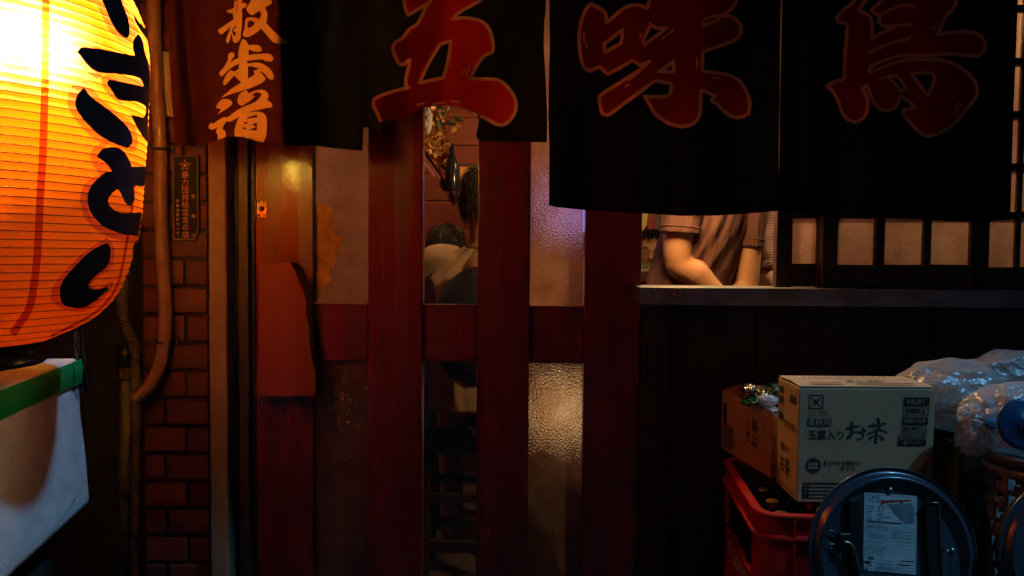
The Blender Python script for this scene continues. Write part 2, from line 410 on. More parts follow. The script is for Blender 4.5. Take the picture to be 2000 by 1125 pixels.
# ------------------------------------------------------------------ serving window sashes
def sash(label, cols, px0, px1, Y, Yb, rails, ybot, stiles):
    """cols: list of (px0,px1) glass openings; rails: list of y pixel of muntin centres"""
    t = thing('sliding_window', label, 'window', (X((px0+px1)/2, Y), Y, Z(ybot, Y)), 'sliding windows above the metal ledge')
    z0 = Z(ybot, Y, (px0+px1)/2); z1 = ZU+.02
    xl, xr = X(px0, Y, 480), X(px1, Y, 480)
    edges = [px0] + [e for c in cols for e in c] + [px1]
    for i in range(0, len(edges), 2):
        nm = 'stile' if i in (0, len(edges)-2) else 'muntin'
        a, c = X(edges[i], Y, 480), X(edges[i+1], Y, 480)
        dy = 0 if nm == 'stile' else .004
        box(nm, a, c, Y+dy, Yb-dy, z0, z1, sash_m, t, .0015)
    yb = rails[0]; 
    for c in cols:
        a, d = X(c[0], Y, 480), X(c[1], Y, 480)
        zb = Z(yb, Y, (c[0]+c[1])/2)
        box('bottom_rail', a, d, Y+.001, Yb-.001, z0+.001, zb, sash_m, t, .0012)
        prev = zb
        for r in rails[1:]:
            zr = Z(r, Y, (c[0]+c[1])/2); h = .009
            p = mesh('pane', [(a, (Y+Yb)/2, prev), (d, (Y+Yb)/2, prev), (d, (Y+Yb)/2, zr-h), (a, (Y+Yb)/2, zr-h)], [(0, 1, 2, 3)], frost_w, t)
            box('muntin', a, d, Y+.006, Yb-.006, zr-h, zr+h, sash_m, t, .001); prev = zr+h
    return t
RR = [420, 325, 222, 118, 14, -90]
sash('narrow dark sash with one frosted pane at the right of the open serving window', [(1548, 1597)], 1517, 1640, 2.165, 2.195, [515]+RR, 561, 0)
sash('wide dark sash with three frosted panes below the navy curtain', [(1637, 1713), (1730, 1806), (1821, 1897)], 1607, 1914, 2.12, 2.15, [517]+RR, 566, 0)
sash('dark sash at the right picture edge with small frosted panes stacked beside the curtain', [(1933, 1986), (1996, 2070), (2085, 2160)], 1914.5, 2190, 2.12, 2.15, [522]+RR, 570, 0)

# ------------------------------------------------------------------ planar tracing helpers (cloth print, lantern strokes)
def smooth_poly(pts, closed=True, k=3, corner=50):
    pts = [Vector(p) for p in pts]; n = len(pts); out = []
    def is_c(i):
        if not closed and i in (0, n-1): return True
        a = pts[i]-pts[i-1]; b = pts[(i+1) % n]-pts[i]
        if a.length < 1e-6 or b.length < 1e-6: return True
        return math.degrees(a.angle(b)) > corner
    rng = range(n if closed else n-1)
    for i in rng:
        p1, p2 = pts[i], pts[(i+1) % n]; d = p2-p1
        m1 = d if is_c(i) else (p2-pts[i-1])*.5
        m2 = d if is_c((i+1) % n) else (pts[(i+2) % n]-p1)*.5
        L = d.length
        if m1.length > L*1.3: m1 = m1*(L*1.3/m1.length)
        if m2.length > L*1.3: m2 = m2*(L*1.3/m2.length)
        for j in range(k):
            t = j/k; t2 = t*t; t3 = t2*t
            out.append((2*t3-3*t2+1)*p1+(t3-2*t2+t)*m1+(-2*t3+3*t2)*p2+(t3-t2)*m2)
    if not closed: out.append(pts[-1])
    return out
def inside(pts, poly):
    """pts Nx2 array, poly list of 2D -> bool mask (even-odd)"""
    x, y = pts[:, 0], pts[:, 1]; c = np.zeros(len(pts), bool)
    P_ = np.array([(p[0], p[1]) for p in poly]); q = np.roll(P_, 1, axis=0)
    for (x1, y1), (x2, y2) in zip(P_, q):
        if y1 == y2: continue
        m = ((y1 > y) != (y2 > y)) & (x < (x2-x1)*(y-y1)/(y2-y1)+x1); c ^= m
    return c
def seg_dist(pts, poly, closed=True):
    P_ = np.array([(p[0], p[1]) for p in poly]); d = np.full(len(pts), 1e9)
    n = len(P_)
    for i in range(n if closed else n-1):
        a = P_[i]; b = P_[(i+1) % n]; ab = b-a; L = (ab*ab).sum()
        if L < 1e-9: continue
        t = np.clip(((pts-a)@ab)/L, 0, 1); pr = a+t[:, None]*ab
        d = np.minimum(d, np.hypot(*(pts-pr).T))
    return d
def offset_poly(poly, d, closed=True):
    n = len(poly); out = []
    for i in range(n):
        a = poly[i-1] if (closed or i > 0) else poly[i]; b = poly[(i+1) % n] if (closed or i < n-1) else poly[i]
        t = (b-a)
        if t.length < 1e-6: t = Vector((1, 0))
        t.normalize(); out.append(poly[i]+Vector((-t.y, t.x))*d)
    return out
def triangulate(border, cons, grid):
    """border polygon + list of (poly, closed) constraints; returns pts, faces inside border"""
    vs = []; es = []
    def addp(poly, closed=True):
        b = len(vs); vs.extend(Vector((p[0], p[1])) for p in poly); n = len(poly)
        es.extend((b+i, b+(i+1) % n) for i in range(n if closed else n-1))
    addp(border)
    for poly, cl in cons: addp(poly, cl)
    bb = np.array([(p[0], p[1]) for p in border]); x0, y0 = bb.min(0); x1, y1 = bb.max(0)
    gx = np.arange(x0+grid*.5, x1, grid); gy = np.arange(y0+grid*.5, y1, grid)
    gp = np.array([(x+(.5*grid if j % 2 else 0), y) for j, y in enumerate(gy) for x in gx])
    if len(gp):
        gp = gp[inside(gp, border)]
        vs.extend(Vector((float(x), float(y))) for x, y in gp)
    r = delaunay_2d_cdt(vs, es, [], 0, 1e-4)
    pts = np.array([(p.x, p.y) for p in r[0]]); fs = [t for t in r[2]]
    cen = np.array([pts[list(t)].mean(0) for t in fs])
    k = inside(cen, border)
    return pts, [t for t, q in zip(fs, k) if q], cen[k]
def submesh(name, pts3, faces, mat, parent, smooth=True):
    used = sorted({i for t in faces for i in t}); mp = {i: k for k, i in enumerate(used)}
    return mesh(name, [pts3[i] for i in used], [tuple(mp[i] for i in t) for t in faces], mat, parent, smooth)
def crop(pts, ox, oy, s): return [(ox+x/s, oy+y/s) for x, y in pts]

# ------------------------------------------------------------------ shop curtains
navy = cloth_mat('navy_cloth', (.0085, .009, .0115), (.002, .002, .002), .05)
maroon = cloth_mat('maroon_cloth', (.048, .0085, .0085), (.06, .015, .01), .06)
inkred = cloth_mat('red_ink', (.045, .003, .003), (.9, .020, .010), .34)
inkred2 = cloth_mat('red_ink_less_backlit', (.12, .006, .006), (.85, .035, .015), .012)  # same red ink, translucency cut to imitate weaker light from behind
inktan2 = cloth_mat('tan_ink_less_backlit', (.62, .31, .18), (.8, .35, .14), .012)  # tan copy for the same dimmer backlight
inktan = cloth_mat('tan_ink', (.42, .21, .125), (.8, .35, .14), .22)
inkyel = cloth_mat('yellow_ink', (.85, .60, .22), (.6, .35, .1), .15)
thread_m = MT('thread', (.10, .06, .05), .9)

def panel(parent, border, letters, fold, ink, outline=None, w_out=5.2, strokes=(), grid=11):
    """letters: list of closed contours (even-odd); strokes: open polylines painted in outline ink"""
    cons = []; lets = [smooth_poly(c) for c in letters]
    for c in lets:
        if outline:
            cons += [(offset_poly(c, w_out/2), True), (offset_poly(c, -w_out/2), True)]
        else: cons.append((c, True))
    sts = [smooth_poly(s[0], False, 2) for s in strokes]
    for s, (q, ws) in zip(sts, strokes):
        a = offset_poly(s, ws/2, False); b_ = offset_poly(s, -ws/2, False); cons.append((a+b_[::-1], True))
    # keep constraint points inside the border
    bsm = border; cons2 = []
    for poly, cl in cons:
        arr = np.array([(p[0], p[1]) for p in poly]); ok = inside(arr, bsm); run = []
        n = len(poly)
        if ok.all(): cons2.append((poly, cl)); continue
        st = int(np.argmin(ok))
        for k in range(n+1):
            i = (st+k) % n
            if ok[i] and k < n: run.append(poly[i])
            else:
                if len(run) > 1: cons2.append((run, False))
                run = []
    pts, faces, cen = triangulate(bsm, cons2, grid)
    ins = np.zeros(len(cen), bool)
    for c in lets: ins ^= inside(cen, c)
    cls = np.where(ins, 1, 0)
    if outline:
        for c in lets: cls[seg_dist(cen, c) < w_out/2] = 2
    for s, (q, ws) in zip(sts, strokes): cls[seg_dist(cen, s, False) < ws/2] = 2
    p3 = [P(x, y, fold(x, y)) for x, y in pts]
    cloth = submesh('cloth_panel', p3, [t for t, k in zip(faces, cls) if k == 0], navy if outline else maroon, parent)
    if (cls == 1).any(): submesh('lettering', p3, [t for t, k in zip(faces, cls) if k == 1], ink, cloth)
    if (cls == 2).any(): submesh('letter_outline', p3, [t for t, k in zip(faces, cls) if k == 2], outline, cloth)
    return cloth
def threads(parent, hem, n, fold, lmin=4, lmax=16, seed=1):
    rnd = random.Random(seed); v = []; f = []
    for _ in range(n):
        i = rnd.randrange(len(hem)-1); t = rnd.random(); a, b_ = hem[i], hem[i+1]
        x = a[0]+(b_[0]-a[0])*t; y = a[1]+(b_[1]-a[1])*t; L = rnd.uniform(lmin, lmax)*rnd.random()**.7; dx = rnd.uniform(-3, 3)
        pts = [P(x, y-2, fold(x, y)-.001), P(x+dx*.4, y+L*.5, fold(x, y)-.002), P(x+dx, y+L, fold(x, y)-.001)]
        vv, ff = tube_data(pts, [.0005, .0004, .0002], 4, True, len(v)); v += vv; f += ff
    o = mesh('frayed_threads', v, f, thread_m, parent); prop(o, kind='stuff'); return o
def sm(a, b, x):
    t = min(1, max(0, (x-a)/(b-a))); return t*t*(3-2*t)

# maroon curtain with yellow writing
na = thing('door_curtain', 'maroon cloth door curtain with yellow brush characters and a ragged hem', 'curtain', P(520, -150, 1.9))
def foldA(x, y):
    k = sm(0, 280, y)
    s = .030*sm(375, 350, x)*0
    Y = 1.93
    Y += .040*math.exp(-((x-(362+22*k))/17)**2)                # narrow vertical valley on the left
    Y -= .050*sm(390, 540, x)                                   # swells forward...
    Y += .13*sm(538+10*k, 600, x)                               # ...then curls back out of the light
    Y += .006*math.sin(x*.09+y*.012)*sm(600, 640, x)
    Y += .010*sm(340, 322, x)
    return Y + .004*noise.noise(Vector((x*.012, y*.006, 3)))
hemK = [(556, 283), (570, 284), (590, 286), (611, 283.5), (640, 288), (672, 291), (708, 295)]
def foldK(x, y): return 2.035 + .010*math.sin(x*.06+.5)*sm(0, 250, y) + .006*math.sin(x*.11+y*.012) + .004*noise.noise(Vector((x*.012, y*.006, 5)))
hemA = [(343, 284), (360, 286), (380, 285), (397, 284), (406, 279), (424, 274), (441, 268), (456, 266.5), (470, 267), (486, 271), (502, 276), (520, 281), (545, 283), (570, 284), (580, 285)]
borderA = [Vector(p) for p in [(322, -130), (326, 0), (331, 90), (335, 190)]+hemA+[(580, 190), (579, 100), (577, 0), (577, -130)]]
SAN_L = crop([(640, -60), (740, -60), (735, 0), (712, 72), (770, 58), (805, 70), (820, 105), (800, 135), (740, 165), (715, 190), (728, 240), (728, 420), (718, 560), (705, 640), (700, 720), (680, 780), (640, 820), (600, 838), (570, 828), (545, 780), (530, 690), (515, 650), (505, 720), (485, 790), (450, 842), (425, 830), (418, 780), (440, 700), (480, 600), (512, 505), (440, 580), (330, 668), (285, 650), (258, 585), (320, 540), (440, 460), (530, 400), (570, 365), (553, 330), (548, 250), (500, 262), (455, 245), (418, 200), (500, 185), (565, 150), (575, 90), (572, 20), (600, 12), (628, 45)], 400, 0, 10)
SAN_h = crop([(610, 470), (585, 520), (538, 580), (540, 640), (565, 690), (598, 708), (605, 625), (565, 612), (555, 585), (600, 545)], 400, 0, 10)
SAN_h2 = crop([(640, 60), (630, 130), (612, 220), (622, 222), (640, 150), (652, 75)], 400, 0, 10)
SAN_R = crop([(920, -60), (1300, -60), (1308, 20), (1295, 70), (1230, 110), (1165, 160), (1195, 190), (1220, 270), (1215, 370), (1195, 440), (1260, 520), (1400, 660), (1560, 780), (1655, 832), (1560, 840), (1460, 852), (1370, 838), (1300, 790), (1200, 670), (1100, 555), (1000, 640), (880, 710), (800, 722), (755, 700), (742, 655), (770, 580), (785, 450), (795, 390), (830, 350), (900, 338), (980, 345), (1060, 375), (1085, 330), (1098, 270), (1075, 215), (1020, 240), (930, 297), (880, 275), (830, 220), (815, 180), (830, 120), (880, 60)], 400, 0, 10)
SAN_Rh = crop([(850, 420), (890, 402), (930, 410), (985, 450), (950, 495), (900, 535), (850, 545), (832, 510), (836, 460)], 400, 0, 10)
HO = crop([(680, 65), (720, 70), (765, 105), (805, 175), (870, 165), (950, 163), (1010, 190), (1045, 240), (1040, 275), (1000, 292), (930, 290), (860, 270), (808, 240), (800, 355), (900, 335), (1040, 330), (1160, 325), (1220, 350), (1250, 395), (1253, 430), (1220, 468), (1160, 468), (1090, 458), (1090, 432), (950, 435), (770, 460), (785, 510), (860, 495), (950, 490), (1050, 510), (1150, 570), (1220, 640), (1260, 720), (1258, 780), (1230, 805), (1180, 790), (1130, 740), (1080, 680), (1000, 652), (1060, 710), (1105, 770), (1100, 815), (1030, 870), (900, 930), (750, 985), (550, 1045), (400, 1095), (285, 1143), (380, 1060), (500, 960), (670, 855), (600, 790), (545, 725), (470, 800), (400, 880), (365, 903), (340, 890), (336, 850), (370, 760), (420, 680), (480, 628), (545, 655), (620, 605), (628, 510), (520, 560), (420, 640), (340, 720), (305, 740), (275, 715), (270, 670), (330, 600), (390, 510), (425, 430), (430, 340), (470, 308), (510, 300), (540, 330), (540, 370), (500, 430), (460, 505), (540, 440), (620, 405), (612, 340), (630, 220)], 400, 70, 9.375)
HO_h = [crop(q, 400, 70, 9.375) for q in ([(790, 560), (850, 558), (990, 595), (950, 625), (890, 640), (915, 690), (880, 730), (790, 785)], [(460, 725), (495, 685), (490, 705)], [(582, 692), (620, 655), (612, 692)])]
DO_dot = crop([(210, 450), (240, 390), (310, 325), (380, 310), (460, 330), (505, 375), (490, 420), (400, 490), (310, 550), (243, 605), (265, 550), (295, 495), (250, 490), (218, 478)], 400, 160, 9.375)
DO = crop([(750, 150), (775, 165), (790, 195), (820, 205), (900, 165), (1000, 145), (1080, 150), (1140, 190), (1168, 245), (1160, 290), (1130, 330), (1190, 360), (1225, 400), (1240, 440), (1200, 470), (1130, 475), (1000, 510), (850, 540), (760, 585), (860, 552), (980, 545), (1060, 565), (1115, 620), (1135, 690), (1135, 850), (1125, 980), (1090, 1070), (1060, 1140), (600, 1140), (555, 1010), (545, 950), (550, 860), (590, 720), (645, 625), (560, 680), (470, 725), (400, 720), (360, 770), (320, 865), (370, 900), (385, 950), (375, 1020), (340, 1100), (225, 1100), (235, 970), (198, 920), (235, 820), (170, 865), (110, 870), (70, 840), (75, 800), (120, 745), (150, 770), (250, 700), (350, 645), (410, 650), (520, 570), (640, 490), (700, 460), (850, 400), (940, 355), (1010, 280), (1040, 215), (1000, 195), (930, 195), (860, 250), (925, 258), (880, 300), (780, 380), (690, 430), (640, 425), (605, 380), (600, 320), (640, 220)], 400, 160, 9.375)
DO_h = [crop(q, 400, 160, 9.375) for q in ([(740, 685), (800, 645), (900, 615), (950, 600), (965, 650), (860, 662)], [(725, 730), (805, 745), (720, 780)], [(830, 780), (900, 765), (955, 740), (955, 890), (800, 885), (930, 830), (900, 795)], [(705, 825), (765, 850), (705, 885)])]
ca = panel(na, borderA, [SAN_L, SAN_h, SAN_h2, SAN_R, SAN_Rh, HO]+HO_h+[DO_dot, DO]+DO_h, foldA, inkyel, None, grid=8)
threads(ca, hemA, 70, foldA, 3, 11, 3)
shade_panel = panel(na, [Vector(p) for p in [(552, -130), (553, 100)]+hemK+[(709, 270), (714, 190), (721, 100), (724, 0), (724, -130)]], [], foldK, inkyel, None, grid=9)  # dark panel added to imitate shade on the curtain's right part
shade_panel.data.materials[0] = navy
threads(shade_panel, hemK, 40, foldK, 3, 14, 6)
tube('curtain_rod', [P(300, -128, 1.93), P(740, -128, 1.93)], .011, dark_m2, na, 10)

# navy three-panel curtain with the shop name
nb = thing('shop_curtain', 'long navy three-panel shop curtain with large red outlined characters', 'curtain', P(1350, -150, 1.92))
def foldB(x, y):
    Y = 1.955
    Y += .022*math.sin((x-735)*.030+.4)*sm(0, 200, y+60)
    Y += .055*sm(770, 715, x)
    Y += .03*math.exp(-((x-930)/26)**2)*sm(-50, 180, y)
    return Y + .006*noise.noise(Vector((x*.011, y*.008, 9)))
def foldC(x, y):
    k = sm(-60, 420, y)
    return 1.945 + .020*k*math.sin((x-1080)*.021) + .012*k*math.sin(x*.043+y*.004+1) + .010*sm(1105, 1072, x) + .005*noise.noise(Vector((x*.01, y*.007, 4)))
def foldD(x, y):
    k = sm(-60, 430, y)
    return 1.942 + .021*k*math.sin((x-1530)*.019+1.1) + .012*k*math.sin(x*.05+y*.004) + .014*sm(1950, 1985, x) + .005*noise.noise(Vector((x*.01, y*.007, 8)))
hemB = [(709, 248), (725, 250), (741, 254), (745, 238), (765, 236), (787, 232), (801, 223), (825, 211), (854, 207), (880, 205), (907, 212), (933, 222), (938, 229), (930, 262), (932, 271), (940, 276), (980, 277), (1036, 277.5), (1068, 278)]
borderB = [Vector(p) for p in [(706, -130), (706, 100)]+hemB+[(1069, 230), (1066, 160), (1062, 90), (1063, 42), (1066, 20), (1067, -130)]]
GO = crop([(960, -120), (960, -5), (860, 50), (760, 110), (712, 162), (790, 150), (890, 160), (970, 190), (1020, 250), (1045, 330), (1055, 400), (1045, 440), (980, 470), (930, 530), (890, 600), (860, 665), (960, 668), (1080, 672), (1150, 710), (1210, 780), (1245, 860), (1240, 940), (1200, 1010), (1140, 1055), (1070, 1045), (970, 990), (915, 990), (880, 985), (740, 985), (430, 1010), (300, 1030), (180, 1060), (110, 1030), (75, 960), (40, 890), (45, 840), (120, 800), (240, 765), (335, 740), (315, 720), (318, 650), (340, 560), (345, 500), (300, 548), (260, 540), (225, 480), (205, 410), (225, 360), (290, 320), (340, 250), (410, 205), (450, 130), (490, 50), (525, 12), (440, 65), (330, 130), (308, 60), (298, -10), (298, -120)], 720, 0, 4.328)
GO_h = crop([(615, 372), (692, 345), (685, 440), (660, 560), (630, 660), (520, 680), (428, 706), (480, 590), (540, 480), (590, 395)], 720, 0, 4.328)
def st(a, b, ox, oy, s, ws, mid=None):
    q = [a]+([mid] if mid else [])+[b]
    return ([Vector(p) for p in crop(q, ox, oy, s)], ws)
S5 = [st((812, 585), (798, 622), 720, 0, 4.328, 3), st((857, 563), (820, 637), 720, 0, 4.328, 3), st((700, 855), (770, 862), 720, 0, 4.328, 4.5), st((405, 886), (475, 872), 720, 0, 4.328, 3.5), st((540, 880), (640, 866), 720, 0, 4.328, 3.5)]
cb = panel(nb, borderB, [GO, GO_h], foldB, inkred, inktan, 6.4, S5, 9)
threads(cb, hemB[2:14], 120, foldB, 4, 18, 5)
borderC = [Vector(p) for p in [(1074, -130), (1073, 20), (1073, 45), (1074, 90), (1072, 160), (1071, 230), (1073, 290), (1072, 401), (1090, 405), (1140, 410), (1200, 414), (1260, 417), (1330, 421.5), (1400, 421), (1460, 417), (1521.5, 412), (1521, 300), (1522.5, 200), (1523.5, 100), (1524.8, 20), (1526, -10), (1526, -130)]]
AJI = crop([(150, 30), (210, 65), (270, 110), (280, 195), (330, 150), (410, 80), (490, 45), (560, 45), (625, 70), (640, 20), (650, -120), (1380, -120), (1375, 10), (1335, 75), (1240, 132), (1330, 140), (1400, 190), (1420, 250), (1390, 320), (1320, 360), (1200, 400), (1092, 440), (1092, 600), (1220, 615), (1330, 640), (1410, 690), (1470, 790), (1490, 880), (1480, 960), (1420, 990), (1340, 985), (1260, 930), (1215, 880), (1160, 850), (1200, 815), (1140, 785), (1080, 760), (1075, 860), (1070, 960), (1030, 1030), (960, 1065), (880, 1065), (780, 1030), (690, 960), (630, 860), (590, 815), (700, 820), (790, 810), (820, 780), (825, 705), (760, 695), (680, 690), (560, 780), (420, 880), (300, 970), (245, 960), (225, 890), (220, 810), (280, 770), (420, 680), (560, 590), (640, 525), (560, 552), (500, 510), (400, 570), (290, 625), (220, 565), (140, 600), (90, 570), (60, 480), (48, 330), (60, 200), (100, 90)], 1120, 0, 4.328)
AJI_h = [crop(q, 1120, 0, 4.328) for q in ([(260, 370), (340, 310), (415, 250), (400, 360), (330, 405), (258, 445)], [(655, 208), (712, 240), (795, 232), (720, 290), (600, 375), (590, 345)], [(715, 612), (850, 518), (845, 603)], [(1100, 168), (1170, 142), (1236, 136), (1212, 172), (1100, 212)])]
S6 = [st((745, 330), (852, 250), 1120, 0, 4.328, 3.4), st((90, 275), (90, 355), 1120, 0, 4.328, 4), st((111, 365), (107, 415), 1120, 0, 4.328, 3.5), st((560, 322), (577, 283), 1120, 0, 4.328, 3), st((1046, 488), (1046, 575), 1120, 0, 4.328, 3.2), st((1172, 657), (1245, 665), 1120, 0, 4.328, 3), st((460, 682), (553, 613), 1120, 0, 4.328, 3.2), st((432, 738), (472, 708), 1120, 0, 4.328, 3)]
panel(nb, borderC, [AJI]+AJI_h, foldC, inkred2, inktan2, 7.0, S6, 12)
borderD = [Vector(p) for p in [(1528, -130), (1528, -10), (1527.3, 20), (1526.3, 100), (1525, 200), (1522.5, 300), (1523, 413), (1570, 418), (1620, 424), (1680, 426), (1740, 424), (1800, 428), (1860, 433), (1920, 433), (1973, 429), (1976, 330), (1980, 200), (1985, 90), (1988, 0), (1990, -130)]]
TORI = crop([(290, -120), (285, -5), (200, 70), (135, 140), (150, 172), (222, 188), (215, 300), (202, 430), (195, 622), (120, 640), (60, 675), (110, 720), (150, 800), (190, 900), (240, 945), (290, 955), (350, 920), (380, 850), (375, 770), (335, 688), (376, 674), (410, 760), (450, 830), (510, 865), (580, 855), (618, 810), (628, 755), (655, 765), (765, 842), (655, 865), (660, 895), (720, 970), (800, 1050), (870, 1065), (960, 1035), (1060, 970), (1160, 850), (1230, 760), (1240, 690), (1200, 610), (1110, 530), (980, 474), (820, 466), (680, 470), (540, 510), (392, 572), (395, 528), (520, 470), (680, 432), (850, 432), (1050, 424), (1240, 440), (1300, 390), (1300, 330), (1250, 270), (1170, 250), (1060, 250), (932, 272), (960, 200), (1000, 120), (1070, 40), (1070, -120)], 1600, 0, 4.017)
TORI_h = [crop(q, 1600, 0, 4.017) for q in ([(430, -100), (340, 40), (302, 78), (390, 120), (415, 190), (412, 296), (480, 265), (585, 216), (500, 200), (466, 160), (482, 118), (430, 102), (412, 75), (500, -10), (540, -100)], [(545, 612), (600, 602), (650, 640), (672, 690), (642, 722), (610, 670)], [(722, 580), (880, 570), (908, 600), (880, 690), (850, 752), (790, 670)])]
S7 = [st((480, 112), (760, 48), 1600, 0, 4.017, 6, (640, 45)), st((500, 198), (735, 186), 1600, 0, 4.017, 6, (620, 200)), st((395, 412), (706, 302), 1600, 0, 4.017, 6.5, (545, 345)), st((480, 622), (560, 590), 1600, 0, 4.017, 5), st((872, 238), (888, 195), 1600, 0, 4.017, 2.6), st((900, 240), (922, 172), 1600, 0, 4.017, 3), st((1062, 852), (1102, 800), 1600, 0, 4.017, 3), st((1055, 902), (1122, 820), 1600, 0, 4.017, 3.2)]
panel(nb, borderD, [TORI]+TORI_h, foldD, inkred2, inktan2, 7.0, S7, 12)
tube('curtain_rod', [P(700, -126, 1.952), P(2040, -126, 1.952)], .012, dark_m2, nb, 10)

# ------------------------------------------------------------------ lantern
LC = Vector((X(-108, 1.30, 560), 1.30, 0))
limb = [(255, 0), (268, 25), (280, 53), (287, 80), (290.5, 110), (291.5, 140), (290.5, 176), (289, 220), (287, 270), (284, 310), (280.5, 364), (276, 419), (269, 462), (259, 497), (249, 530), (236, 563), (217, 590), (186, 618), (150, 638), (97, 660)]
prof = []
for px, py in limb:
    d = ray(px, py); h = Vector((d.x, d.y)); L = h.length; hn = h/L; c2 = Vector((LC.x, LC.y))
    t = hn.dot(c2); R_ = abs(hn.x*c2.y-hn.y*c2.x); prof.append((CAM.z+d.z/L*t, R_))
z_hi = prof[0][0]
prof = [(z_hi+.22, .20), (z_hi+.18, .262), (z_hi+.12, .312), (z_hi+.05, prof[0][1]-.03)] + prof
prof.sort()
pz = np.array([p[0] for p in prof]); pr_ = np.array([p[1] for p in prof])
def Rz(z): return float(np.interp(z, pz, pr_))
ZB, ZT = float(pz[0]), float(pz[-1])
lan = thing('paper_lantern', 'big glowing orange paper lantern with black brush characters at the left edge', 'lantern', (LC.x, LC.y, ZB-.05))
NR = 68; dz = (ZT-ZB)/NR
rib_z = [ZB+dz*i for i in range(NR+1)]
shell_m, nt, out = new_mat('lantern_paper')
tr = nt.nodes.new('ShaderNodeBsdfTranslucent'); df = nt.nodes.new('ShaderNodeBsdfDiffuse'); gf = nt.nodes.new('ShaderNodeBsdfRefraction')
n1 = tex_noise(nt, 7, 6); r1 = ramp(nt, n1.outputs[0], .3, .72, (.88, .12, .001), (.98, .165, .001)); nt.links.new(r1.outputs[0], tr.inputs[0])
n3 = tex_noise(nt, 40, 4); bb = bump(nt, n3.outputs[0], .25, .004); nt.links.new(bb.outputs[0], tr.inputs['Normal'])
df.inputs[0].default_value = (.95, .26, .03, 1); gf.inputs['Color'].default_value = (1, .74, .15, 1); gf.inputs['Roughness'].default_value = .72; gf.inputs['IOR'].default_value = 1.3
m1 = nt.nodes.new('ShaderNodeMixShader'); m1.inputs[0].default_value = .34; nt.links.new(tr.outputs[0], m1.inputs[1]); nt.links.new(df.outputs[0], m1.inputs[2])
m2 = nt.nodes.new('ShaderNodeMixShader'); m2.inputs[0].default_value = .36; nt.links.new(m1.outputs[0], m2.inputs[1]); nt.links.new(gf.outputs[0], m2.inputs[2])
nt.links.new(m2.outputs[0], out.inputs[0])
NS = 144; v = []; f = []; rows = []
for i in range(NR):
    for k in range(4): rows.append((rib_z[i]+dz*k/4, math.sin(PI*k/4)))
rows.append((ZT, 0))
for z, s in rows:
    for j in range(NS):
        a = 2*PI*j/NS; r = Rz(z)+.0018*s+.0014*noise.noise(Vector((math.cos(a)*6, math.sin(a)*6, z*9)))
        v.append((LC.x+r*math.cos(a), LC.y+r*math.sin(a), z))
for i in range(len(rows)-1):
    for j in range(NS): f.append((i*NS+j, i*NS+(j+1) % NS, (i+1)*NS+(j+1) % NS, (i+1)*NS+j))
shell = mesh('paper_shell', v, f, shell_m, lan, True)
ribm = MT('lantern_rib', (.05, .016, .006), .6)
for z in rib_z[1:-1]:
    r0 = Rz(z)+.0006; vv = []; ff = []
    for j in range(72):
        a = 2*PI*j/72; rr = r0+.0014*noise.noise(Vector((math.cos(a)*6, math.sin(a)*6, z*9)))
        for q in range(3):
            b_ = 2*PI*q/3; vv.append((LC.x+(rr+.0008*math.cos(b_))*math.cos(a), LC.y+(rr+.0008*math.cos(b_))*math.sin(a), z+.0008*math.sin(b_)))
    for j in range(72):
        for q in range(3): ff.append((j*3+q, ((j+1) % 72)*3+q, ((j+1) % 72)*3+(q+1) % 3, j*3+(q+1) % 3))
    mesh('rib', vv, ff, ribm, lan, True)
def on_lantern(px, py, eps):
    d = ray(px, py)
    def g_(t):
        p = CAM+d*t; return math.hypot(p.x-LC.x, p.y-LC.y)-Rz(p.z)
    best = None; t = .5; bt, bv_ = 0, 9
    while t < 1.62:
        q = g_(t)
        if q < bv_: bt, bv_ = t, q
        if q < 0:
            a, b_ = t-.01, t
            for _ in range(14):
                m = (a+b_)/2
                if g_(m) < 0: b_ = m
                else: a = m
            bt = b_; break
        t += .01
    p = CAM+d*bt; nrm = Vector((p.x-LC.x, p.y-LC.y, 0)).normalized()
    r = Rz(p.z)+.0022+eps
    return Vector((LC.x+nrm.x*r, LC.y+nrm.y*r, p.z))
def lan_patch(name, poly, mat, eps, grid=6, k=3):
    bd = smooth_poly(poly, True, k)
    pts, faces, cen = triangulate(bd, [], grid)
    return mesh(name, [on_lantern(x, y, eps) for x, y in pts], faces, mat, shell, True)
ink_l = MT('lantern_ink', (.006, .005, .006), .42, var=.3)
halo_m = tint_mat('lantern_halo', (.72, .50, .9), (.5, .28, .25), .06)
seam_m = tint_mat('lantern_seam', (.62, .20, .05), (.5, .08, .03), .15)
sL = 5.114
